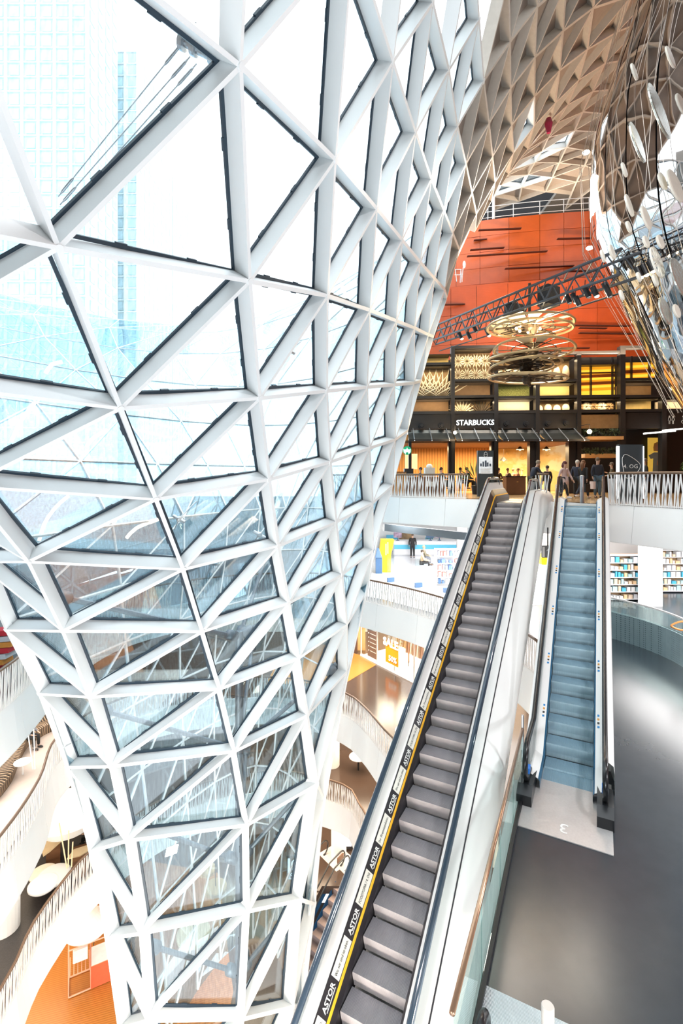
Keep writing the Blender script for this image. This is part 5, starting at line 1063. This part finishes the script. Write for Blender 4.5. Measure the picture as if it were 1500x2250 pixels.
o=tag(MB().box((0,0,.2),(.3,.2,.4)).build('shopping_bag',mat('teal_bag',(.02,.5,.45),.5),loc=tuple(pl(941,1259))),'small teal shopping bag beside the waiting bench','bag')
def rack(name,label,x,y,w,h,n,items,rz=0):
    p=pl(x,y); o=empty(name,p,rz); tag(o,label,'shelf')
    for s in(-1,1): m=MB(); m.box((s*w/2,0,h/2),(.04,.5,h)); m.build('side',M_wh,o)
    for k in range(n+1):
        z=.08+(h-.1)*k/n; m=MB(); m.box((0,0,z),(w,.5,.03)); m.build('shelf',M_wh,o)
        if k<n:
            q=-w/2+.12; rr2=random.Random(k+int(x))
            while q<w/2-.1:
                ww=.08+.16*rr2.random(); hh_=min((h-.1)/n*.75,.12+.2*rr2.random()); c=items[rr2.randrange(len(items))]; m=MB(); m.box((q+ww/2,-.05,z+.02+hh_/2),(ww*.9,.3,hh_)); m.build('packet',c,o); q+=ww+.04
    return o
its=[M_nb,mat('pk_blue',(.12,.22,.55),.5),mat('pk_pale',(.7,.7,.8),.5),mat('pk_pink',(.8,.3,.25),.5),M_wh]
rack('display_rack','white display rack with blue packets beside the long escalator',982,1285,1.3,2.0,5,its)
o=rack('display_rack','small orange and blue rack half behind the long escalator',1012,1268,.8,1.6,4,[mat('pk_orange',(.95,.4,.05),.5),M_bl2])
m=MB(); p=Vector((13.0*.0+pl(1000,1140).x*0,0,0)); a=PX(846,1151,25.6); b=PX(1043,1172,22.4); m.bar(a,b,.1,.36,Vector((0,0,-1))); bd=m.build('sign_band',mat('grey_band',(.11,.14,.16),.5)); tag(bd,'grey shop sign band under the balcony, left of the long escalator','sign')
t=text('lettering','N',.42,M_txt,basis((b-a),UP,a+Vector((-.2,-.15,-.2))),None,.01,bold=.02); t.parent=bd
m=MB(); a=PX(877,1162,40); b=PX(907,1190,40); m.box(((a.x+b.x)/2,40,(a.z+b.z)/2),(b.x-a.x,.1,a.z-b.z)); ph=m.build('wall_picture',mat('photo_brown',(.35,.22,.1),.5,noise=(1.5,.6))); tag(ph,'brown wall picture of a vehicle interior above the service desk','picture')
for i,x in enumerate((906,968)): p=pl(x,1205); m=MB(); m.cyl((0,0,0),.35,4.2,24); tag(m.build('column',M_white,loc=(p.x,p.y+1.5 if i==0 else 34,Z3)),'round white column in the service shop, %s'%['left','right'][i],'column')
# between the escalators: walking man, yellow unit, arrow sign
person('man in grey suit walking away between the two escalators',pl(1154,1352),10,1.82,'walk',(.055,.06,.065),(.05,.055,.06),(.12,.08,.05))
o=empty('yellow_unit',pl(1188,1262)+Vector((0,-1.2,0))); tag(o,'yellow and white display unit seen between the escalators','display case'); m=MB(); m.box((0,0,1.15),(1.1,.5,.6)); m.build('yellow_front',M_ylw,o); m=MB(); m.box((0,0,.42),(1.2,.6,.84)); m.build('base',M_wh,o); m=MB(); m.box((0,-.26,1.3),(.6,.01,.06)); m.build('mark',M_wh,o)
o=empty('blue_counter',pl(1180,1245)+Vector((0,3,0))); tag(o,'white desk with blue stripe seen between the escalators','counter'); m=MB(); m.box((0,0,.6),(2.2,.7,1.2)); m.build('body',M_wh,o); m=MB(); m.box((0,-.36,.85),(2.2,.02,.3)); m.build('stripe',M_bl2,o)
c=PX(1203,1212,17.3); o=empty('hanging_sign',c); tag(o,'grey hanging arrow sign between the escalators','sign'); m=MB(); m.box((0,0,0),(.42,.12,.42)); m.build('board',mat('sign_grey',(.2,.2,.2),.5),o); m=MB(); m.tube([(0,0,.2),(0,0,.85)],.025,8); m.build('hanger',M_blk,o)
m=MB(); m.bar((.02,-.07,-.13),(.02,-.07,.12),.03,.01,(0,-1,0)); m.bar((.02,-.07,.13),(-.07,-.07,.03),.03,.01,(0,-1,0)); m.bar((.02,-.07,.13),(.11,-.07,.03),.03,.01,(0,-1,0)); m.build('arrow',M_txt,o); m=MB(); m.box((-.17,-.065,0),(.07,.01,.36)); m.build('white_field',M_txt,o)
# right hand store behind the curved screen
its2=[M_wh,M_white,mat('pk_tan',(.8,.62,.45),.6),M_wh,mat('pk_teal',(.5,.72,.76),.5),M_bl2,mat('pk_or2',(.9,.62,.35),.5)]
for i,(x,y,w) in enumerate([(1366,1318,2.0),(1476,1300,2.3)]):
    p=pl(x,y+(8 if i else 0)); o=rack('store_shelf','tall store shelf with %s behind the curved screen'%('small boxes and teal labels' if i==0 else 'orange fronted goods, right edge'),x,y,w,2.2,6,its2)
    m=MB(); m.box((0,.3,1.1),(w,.05,2.2)); m.build('back',mat('shelf_wood',(.72,.46,.26),.6),o)
for i,x in enumerate((1428,)): p=pl(x,1330); m=MB(); m.box((0,0,1.9),(.9,.4,3.8)); tag(m.build('column',M_white,loc=(p.x,p.y,Z3)),'square white column between the store shelves','column')
m=MB(); a=pl(1340,1300); m.box((17,a.y+4.5,Z3+1.95),(13,.2,3.9)); tag(m.build('wall_back',M_white),'white rear wall of the right hand store','wall',kind='structure')
o=MB(); p=PX(1492,1375,15.0); o.tube([p+Vector((.25*cos(t)-.0,0,.12*sin(t)*(1+.5*cos(t)))) for t in [2*pi*k/18 for k in range(18)]],.03,6,True); tag(o.build('orange_ribbon',mat('orange_ribbon',(.9,.35,.1),.5)),'loop of orange ribbon on the curved glass at right edge','ribbon')
# ================================================================ sale shop on the second floor
a=FL(793,1440,Z2); b=FL(895,1490,Z2); c=FL(1010,1552,Z2); e=(c-a).normalized(); nb_=Vector((e.y,-e.x,0)); nb_=-nb_ if nb_.y<0 else nb_
o=empty('sale_shop',a); tag(o,'glass fronted clothes shop with sale sign on the second floor','shop front')
Ls=(c-a).length; npn=5
for i in range(npn):
    m=MB(); p=e*(Ls*i/npn+.02); q=e*(Ls*(i+1)/npn-.02); m.bar(p+UP*.1,q+UP*.1,.02,3.2,UP); m.build('glass_pane',M_bglass,o)
for i in range(npn+1): m=MB(); p=e*(Ls*i/npn); m.bar(p,p+UP*3.3,.05,.08,nb_,-.04); m.build('mullion',M_alu,o)
m=MB(); m.bar(e*0+UP*.0,e*Ls+UP*.0,.14,.1,UP); m.build('sill',M_white,o); m=MB(); m.bar(e*0+UP*3.3,e*Ls+UP*3.3,.14,.3,UP); m.build('header',M_white,o)
m=MB(); m.hexa([(nb_*d+e*s_+UP*z) for z in(.01,.03) for d,s_ in((.05,0),(.05,Ls),(5,Ls),(5,0))]); m.build('shop_floor',M_white,o)
m=MB(); m.bar(nb_*5,nb_*5+e*Ls,.1,3.4,UP); m.build('rear_wall',mat('warm_white_wall',(.85,.72,.55),.6),o)
area('shop_light',a+e*2+nb_*2.2+UP*3.2,4,3,330,(1,.85,.62))
def tri(name,label,cat,p,pts): pass
p=a+e*1.0-nb_*.02; q=empty('house_rules_banner',a+e*.55+nb_*.1); tag(q,'tall grey banner with a list of lines in the shop window','banner'); m=MB(); m.bar(UP*.15,e*1.0+UP*.15,.03,2.7,UP); m.build('board',mat('mauve_grey',(.12,.09,.10),.6),q)
for k in range(9): m=MB(); m.bar(e*.28-nb_*.03+UP*(.5+k*.26),e*.85-nb_*.03+UP*(.5+k*.26),.01,.04,UP); m.build('text_line',M_txt,q); m=MB(); m.ell(e*.15-nb_*.03+UP*(.52+k*.26),(.04,.02,.04),8,6); m.build('bullet',M_txt,q)
q=empty('pillar_front',a-e*.9); q.name='dark_pillar'; tag(q,'dark brown pillar left of the sale shop window','pillar'); m=MB(); m.box((0,0,1.8),(.55,.7,3.6)); m.build('shaft',mat('dark_brown_wood',(.07,.035,.02),.5),q); m=MB(); m.box((.55,.3,1.8),(.5,.4,3.6)); m.build('warm_side',mat('warm_side',(.6,.36,.16),.5),q)
s=empty('sale_poster',a+e*3.1-nb_*.1+UP*.45); tag(s,'orange sale poster reading SALE and 50% on the shop window','poster'); m=MB(); m.bar(-e*.55,e*.55,.03,1.15,UP); m.build('sheet',mat('sale_orange',(.85,.24,.005),.5),s)
text('lettering','SALE',.62,M_txt,basis(e,UP,-nb_*.06+UP*1.15-e*.05),s,.01,bold=.02); text('lettering','50%',.42,M_txt,basis(e,UP,-nb_*.05+UP*.3+e*.12),s,.01,bold=.01)
for i,(s0,d,n,cols,lb) in enumerate([(1.6,1.6,5,[(.30,.22,.12),(.2,.15,.1)],'left rail of brown jackets in the sale shop'),(3.0,1.2,12,[(.12,.08,.07),(.25,.14,.12),(.6,.58,.55)],'long rail of dark jackets above the sale poster')]):
    r=empty('clothes_rail',a+e*s0+nb_*d); tag(r,lb,'clothes rail'); ln=1.0 if i==0 else 2.2; m=MB(); m.tube([(0,0,0),tuple(UP*2.0),tuple(e*ln+UP*2.0),tuple(e*ln)],.03,6); m.build('rail',M_rail,r)
    for k in range(n):
        p=e*(ln*(k+.5)/n)+UP*1.95; m=MB(); w2=.22; m.hexa([p+nb_*x+e*y+UP*z for z,w_ in((-1.05,.26),(-.12,.16)) for x,y in((-w_,-.05),(w_,-.05),(w_,.05),(-w_,.05))]); g=m.build('jacket',mat('garment_%d_%d'%(i,k%len(cols)),cols[k%len(cols)],.9),r)
q=empty('display_shelf',a+e*5.2+nb_*1.5); tag(q,'warm wooden wall shelf right inside the sale shop','shelf'); 
for k in range(4): m=MB(); m.bar(UP*(.3+.7*k),e*1.8+UP*(.3+.7*k),.5,.05,UP); m.build('shelf',mat('pale_wood2',(.75,.45,.2),.5),q)
# round tables and column on the lower right galleries
for i,(x,y,z,r) in enumerate([(892,1605,Z2,.45),(787,1662,Z1+.0,.5)]):
    z_=z if i==0 else Z2; p=FL(x,y,z+.75)if i==0 else FL(x,y,Z1+.75); q=empty('round_table',(p.x,p.y,z)); tag(q,['white round table partly behind long escalator, second floor','cream round table on brown floor, first floor'][i],'table')
    m=MB(); m.lathe((0,0,.72),[(r,0),(r,.04)],28); m.build('tabletop',M_white,q); m=MB(); m.tube([(0,0,0),(0,0,.72)],.05,8); m.build('pedestal',M_blk,q)
p=FL(890,1590,Z2); q=tag(MB().lathe((0,0,0),[(.14,0),(.17,.6),(.13,.6)],14).build('waste_bin',M_blk,loc=(p.x+.1,p.y,Z2)),'small black bin beside the round white table','bin')
def col(x,y,z,h,r,label,mt=M_white,foot=0):
    p=FL(x,y,z); q=empty('column',p); tag(q,label,'column'); m=MB(); m.cyl((0,0,foot),r,h-foot,24); m.build('shaft',mt,q,smooth=False)
    if foot: m=MB(); m.cyl((0,0,0),r*.98,foot,20); m.build('black_foot',M_blk,q)
col(728,1680,Z1,4.2,.45,'cream round column behind the funnel, first floor right side')
col(744,1880,Z0,4.2,.42,'cream round column beside the small escalators, ground floor')
col(1062,1908,Z2,4.3,.13,'slim white column with black foot, right of long escalator, taller look',foot=1.0); col(1041,1945,Z2,4.3,.1,'thin white column with black foot nearer the long escalator',foot=1.0); col(1085,1900,Z2,4.3,.12,'slim white column partly behind the glass barrier',foot=.0)
# small pair of escalators on the ground floor
for i,(x,y) in enumerate([(765,1942),(716,1905)]):
    top_=FL(x,y,Z0); q=empty('small_escalator',top_); tag(q,['lower small dark escalator with blue lit side, right one','upper small dark escalator partly behind the funnel, left one'][i],'escalator',group=None)
    dn=Vector((-.62,-.78,0)); sdv=Vector((.78,-.62,0))
    for k in range(13): m=MB(); s_=.2+k*.42; p=dn*(s_+.2)-UP*(.27*k+.1); m.hexa([p+dn*x_+sdv*y_+UP*z_ for z_ in(-.3,0) for x_,y_ in((-.21,-.5),(.21,-.5),(.21,.5),(-.21,.5))]); m.build('step',mat('mauve_step',(.25,.19,.18),.5,.3),q)
    for s in(-.6,.6):
        m=MB(); P_=[dn*6-UP*2.9+sdv*s,dn*.4+UP*.75+sdv*s]+[-dn*(.5+.0)+UP*.42+dn*(-.38*sin(t))+UP*(.38*cos(t))+sdv*s for t in [pi*k/8 for k in range(0,9)]]; m.tube(P_,.04,8); m.build('handrail',M_black,q,smooth=True)
        m=MB(); m.hexa([sdv*(s+w_)+p_ for w_ in(-.03,.03) for p_ in(dn*6-UP*4.05,dn*6-UP*3.75,dn*.3+UP*.02,dn*.2-UP*.28)]); m.build('side_skirt',mat('blue_side',(.03,.07,.12),.2,.6,emit=(.05,.4,1),es=.04),q)
    m=MB(); m.box((-.0,0,.01)-dn*.9 if False else tuple(-dn*.9+UP*.012),(1.3,1.6,.02),.68); m.build('landing_plate',M_plate,q)
    m=MB(); m.box(tuple(sdv*.6-dn*.5+UP*.45),(.05,.5,.3),-.68); m.build('advert_panel',M_cw,q)
q=empty('light_box',FL(757,1868,Z0)); tag(q,'white light box poster in dark frame beside the cream column','sign'); m=MB(); m.box((0,0,1.1),(.9,.14,2.0)); m.build('frame',M_blk,q); m=MB(); m.box((0,-.08,1.15),(.76,.02,1.75)); m.build('screen',mat('lightbox',(.8,.8,.9),.4,emit=(.8,.85,1),es=1.1),q)
c=PX(645,1905,21); q=empty('portrait_sign',c); tag(q,'dark shop sign with white portrait shape and lettering behind the glass','sign'); m=MB(); m.box((0,0,0),(.62,.06,1.0)); m.build('board',M_blk,q); m=MB(); m.ell((.05,-.05,.12),(.16,.02,.24),14,8); m.build('portrait_shape',M_wt,q); m=MB(); m.box((-.2,-.04,.08),(.1,.02,.62)); m.build('white_bar',M_wt,q)
text('lettering','COFFEE\nFELLOWS',.14,M_wt,basis((1,0,0),(0,0,1),(0,-.05,-.36)),q,.004,bold=.004)
# ================================================================ left side: lounge bench, guest, tables, kiosk
M_bs=mat('bench_wood',(.42,.29,.18),.5); M_bs2=mat('bench_dark',(.06,.04,.025),.6)
bn=empty('slatted_bench',FL(40,1640,Z2)); tag(bn,'long wavy lounge bench of vertical wooden ribs on the second floor','bench')
bc=[(-12.1,16.4),(-12.3,17.4),(-12.8,18.6),(-13.2,19.8),(-13.1,21),(-12.7,22),(-12.9,23.2),(-13.7,24.2)]
Lb=smooth_line([(x-.25,y) for x,y in bc],.055)
for i,p in enumerate(Lb[1:-1]):
    t=(Lb[i+2]-Lb[i]).normalized(); n_=Vector((-t.y,t.x)); wv=.10*sin(i*.12); hb=.95+.22*sin(i*.085+1)
    pr=[(-.1,0),(.75,0),(.80,.40),(.68,.46),(.30,.42+wv*.4),(.12,.55),(.0,hb),(-.12,hb),(-.18,.5)]
    m=MB(); th=.020; tv=Vector((t.x,t.y,0))
    vs=[Vector((p.x-n_.x*(-u)*-1,p.y-n_.y*(-u)*-1,Z2+v))+tv*s_*th-bn.location for s_ in(-1,1) for u,v in pr]
    vs=[Vector((p.x,p.y,0))+Vector((t.y,-t.x,0))*u+UP*(Z2+v)+tv*s_*th-bn.location for s_ in(-1,1) for u,v in pr]; k=len(pr)
    m.add(vs,[tuple(range(k)),tuple(range(2*k-1,k-1,-1))]+[(j,(j+1)%k,k+(j+1)%k,k+j) for j in range(k)]); m.build('rib',M_bs if i%2 else M_bs2,bn,fix=False)
person('seated person in grey coat reading on the wavy bench',Vector((-12.75,19.9,Z2)),100,1.7,'sit',(.17,.17,.18),K,(.45,.30,.15))
for i,(x,y) in enumerate([(64,1645),(75,1668)]):
    a_=PX(60+i*14,1602,18.2); b_=PX(73+i*4,1690,17.9); m=MB(); m.tube([a_,b_],.022,6); tag(m.build('lamp_pole',M_white),'slim white pole leaning beside the seated reader, %s'%['left','right'][i],'pole')
p=FL(70,1640,Z2+.5); q=empty('side_table',(p.x+.3,p.y-1,Z2)); tag(q,'small white side table in front of the seated reader','table'); m=MB(); m.lathe((0,0,.46),[(.3,0),(.3,.03)],20); m.build('tabletop',M_white,q); m=MB(); m.tube([(0,0,0),(0,0,.46)],.03,8); m.build('pedestal',M_white,q)
m=MB(); m.prism([(-26,8),(-9.3,8),(-9.6,13.6),(-10.1,16.1),(-11.0,18.6),(-10.6,21),(-8.7,23.4),(-8.7,28),(-26,28)],Z2,Z2+.008); tag(m.build('floor',mat('cream_stone',(.62,.52,.45),.4)),'pale stone floor around the wavy bench','floor',kind='structure')
m=MB(); m.prism([(-26,8),(-10.1,8),(-10.2,14.2),(-10.5,15.9),(-10.6,17.1),(-10.3,19.6),(-8.8,22.7),(-8.8,30),(-26,30)],Z1,Z1+.008); tag(m.build('floor',mat('charcoal_floor',(.05,.045,.045),.35,noise=(30,.3))),'charcoal carpet floor with cafe tables, first floor left','floor',kind='structure')
# shop goods seen at far left on third floor
rr=random.Random(8)
q=empty('magazine_stand',PX(0,1440,15)); tag(q,'orange and red shop display at left picture edge above the balustrade','display case')
for k in range(7):
    m=MB(); a_=PX(-25,1395+k*13,15.5)-q.location; b_=PX(48-k*6,1390+k*13,15.5)-q.location; m.bar(a_,b_,.5,.16,UP); m.build('shelf_front',[mat('orange_shelf',(.95,.38,.08),.5),mat('red_shelf',(.8,.05,.07),.5),M_wh][(k+1)%3 if k else 1],q)
# first floor left: table tops, chairs, lamp table
def plate(name,label,pts,z,th,mt,cat,base=None):
    P_=[FL(x,y,z) for x,y in pts]; c_=sum(P_,Vector())/len(P_); q=empty(name,(c_.x,c_.y,z-.75)); tag(q,label,cat); m=MB(); m.prism([(p.x-c_.x,p.y-c_.y) for p in P_],.75-th,.75); m.build('tabletop',mt,q)
    m=MB(); m.box((0,0,.36),(.5,.9,.70),.5); m.build('base',base or M_cw,q); return q
M_birch=mat('birch_top',(.80,.62,.38),.5)
plate('cafe_desk','long pale wooden table with dark base on the charcoal floor',[(88,1856),(95,1880),(112,1868),(152,1832),(150,1829),(105,1843)],Z1+.8,.05,M_birch,'table')
plate('cafe_desk','smaller pale wooden table beside the brown handrail',[(147,1886),(162,1866),(193,1856),(196,1868),(176,1880)],Z1+.8,.05,M_birch,'table')
q=empty('round_lamp_table',FL(100,1925,Z1)); tag(q,'cream rounded low table with two lobes behind the lower left handrail','table')
for k,(x,y,r) in enumerate([(95,1915,.48),(118,1922,.60),(95,1942,.52)]):
    p=FL(x,y,Z1+.6)-Vector((q.location.x,q.location.y,Z1)); m=MB(); m.lathe((p.x,p.y,.5+.03*k),[(r*.8,-.1),(r,0),(r,.06),(r*.9,.09)],26); m.build('lobe',M_white if k else mat('cream_lobe',(.85,.78,.66),.5),q,smooth=False)
for i,(a_,b_) in enumerate([((130,1808),(147,1908)),((151,1825),(150,1905)),((160,1850),(157,1905))]):
    m=MB(); m.tube([PX(*a_,18.3),PX(*b_,18.3)],.025,6); tag(m.build('lamp_pole',M_birch),'slender pale pole standing over the rounded table, %s'%['left tallest','middle','right shortest'][i],'pole')
person('cafe guest in brown sweater beside pale table, first floor left',FL(181,1895,Z1)+Vector((0,1,0)),-100,1.65,'sit',(.18,.10,.05),K,(.05,.03,.02))
col(8,2040,Z1,4.4,.5,'white round column at left picture edge, first floor')
o=tag(MB().lathe((0,0,0),[(1.0,.0),(1.5,.55),(1.6,.62),(1.5,.66)],30,True).build('hanging_canopy',M_white,loc=tuple(PX(150,1785,20.5)-Vector((0,0,.5)))),'large cream round canopy below the second floor, left','canopy')
dm=empty('pendant_dome',PX(192,2048,20.6)); tag(dm,'big white dome pendant above the pink kiosk','lamp'); MB().lathe((0,0,0),[(.5,.0),(.85,.2),(.92,.3),(.4,.8),(.05,1.0)],30,True).build('dome',M_white,dm)
for i,(a_,b_) in enumerate([((182,2060),(168,2095)),((188,2060),(190,2090)),((212,2045),(205,2078))]):
    m=MB(); m.tube([PX(*a_,20.5),PX(*b_,20.5)],.015,5); loc(dm,m.build('cord',M_blk,dm))
# pink kiosk of thin square tubes
kz=Z0+.03; kp=FL(205,2152,kz); kk=empty('wire_kiosk',(kp.x,kp.y,kz),radians(28)); tag(kk,'pink tubular frame kiosk with red counter on the parquet floor','kiosk'); M_pk=mat('pink_tube',(.85,.42,.30),.5)
def bx(x0,x1,y0,y1,z0,z1):
    for a_,b_ in [((x0,y0,z0),(x1,y0,z0)),((x0,y1,z0),(x1,y1,z0)),((x0,y0,z1),(x1,y0,z1)),((x0,y1,z1),(x1,y1,z1)),((x0,y0,z0),(x0,y1,z0)),((x1,y0,z0),(x1,y1,z0)),((x0,y0,z1),(x0,y1,z1)),((x1,y0,z1),(x1,y1,z1)),((x0,y0,z0),(x0,y0,z1)),((x1,y0,z0),(x1,y0,z1)),((x0,y1,z0),(x0,y1,z1)),((x1,y1,z0),(x1,y1,z1))]:
        m=MB(); m.bar(a_,b_,.04,.04,(0,.3,1) if a_[2]==b_[2] else (0,1,0)); m.build('frame_tube',M_pk,kk)
bx(-.9,-.1,-.4,.5,.03,1.9); bx(-.1,1.3,-.4,.5,.9,1.9)
for k in range(6): m=MB(); m.bar((-.85+.14*k,-.4,.85),(-.85+.14*k,.5,.85),.03,.03,(0,0,1)); m.build('rack_bar',M_pk,kk)
m=MB(); m.box((.6,-.4,.48),(1.4,.05,.9)); m.build('red_panel',mat('coral_red',(.85,.13,.06),.5),kk); m=MB(); m.box((.6,.05,.92),(1.4,.9,.05)); m.build('counter_top',M_wh,kk); m=MB(); m.box((.6,.5,.45),(1.3,.05,.85)); m.build('rear_panel',M_blk,kk)
for k in range(3): m=MB(); m.box((-.5+.02*k,.1-.15*k,1.2+.12*k),(.5,.12,.5)); m.build('paper_pack',M_wh,kk)
person('person in black jacket behind the pink kiosk counter',FL(232,2165,kz)+Vector((.5,1.3,0)),190,1.7,'stand',(.04,.03,.03),K,(.35,.22,.1))
# floor lamps / ground floor furniture seen through the bottom panes
for i,(x,y,Y_,r,c) in enumerate([(473,1955,18.5,.42,(.72,.45,.2)),(455,1915,20,.35,(.75,.45,.2)),(425,2055,21,.7,(.8,.66,.45)),(510,2150,22,.6,(.8,.55,.25))]):
    p=PX(x,y,Y_); q=empty('pendant_drum',p); tag(q,'wooden drum lamp seen through the lower panes, %s'%['front one','small one behind it','wide cream one low','low right one'][i],'lamp'); m=MB(); m.lathe((0,0,0),[(r,0),(r,.12),(r*.9,.14)],26); m.build('drum',mat('drum_%d'%i,c,.5),q); m=MB(); m.tube([(0,0,.1),(0,0,2.2)],.015,5); m.build('cord',M_blk,q)
for k in range(6):
    a_=PX(300+k*12,2130-k*4,23+k*.6)+Vector((0,0,-1.5)); m=MB(); m.bar(a_+Vector((0,k*.7,0)),a_+Vector((4.2,k*.7+1.8,.0)),.06,.04,UP); tag(m.build('light_line',mat('line_glow',(1,.9,.7),.5,emit=(1,.85,.6),es=5)),'slim ceiling light line seen through the lowest panes, %s of six from the front'%['first','second','third','fourth','fifth','last'][k],'lamp',group='light lines below the funnel')
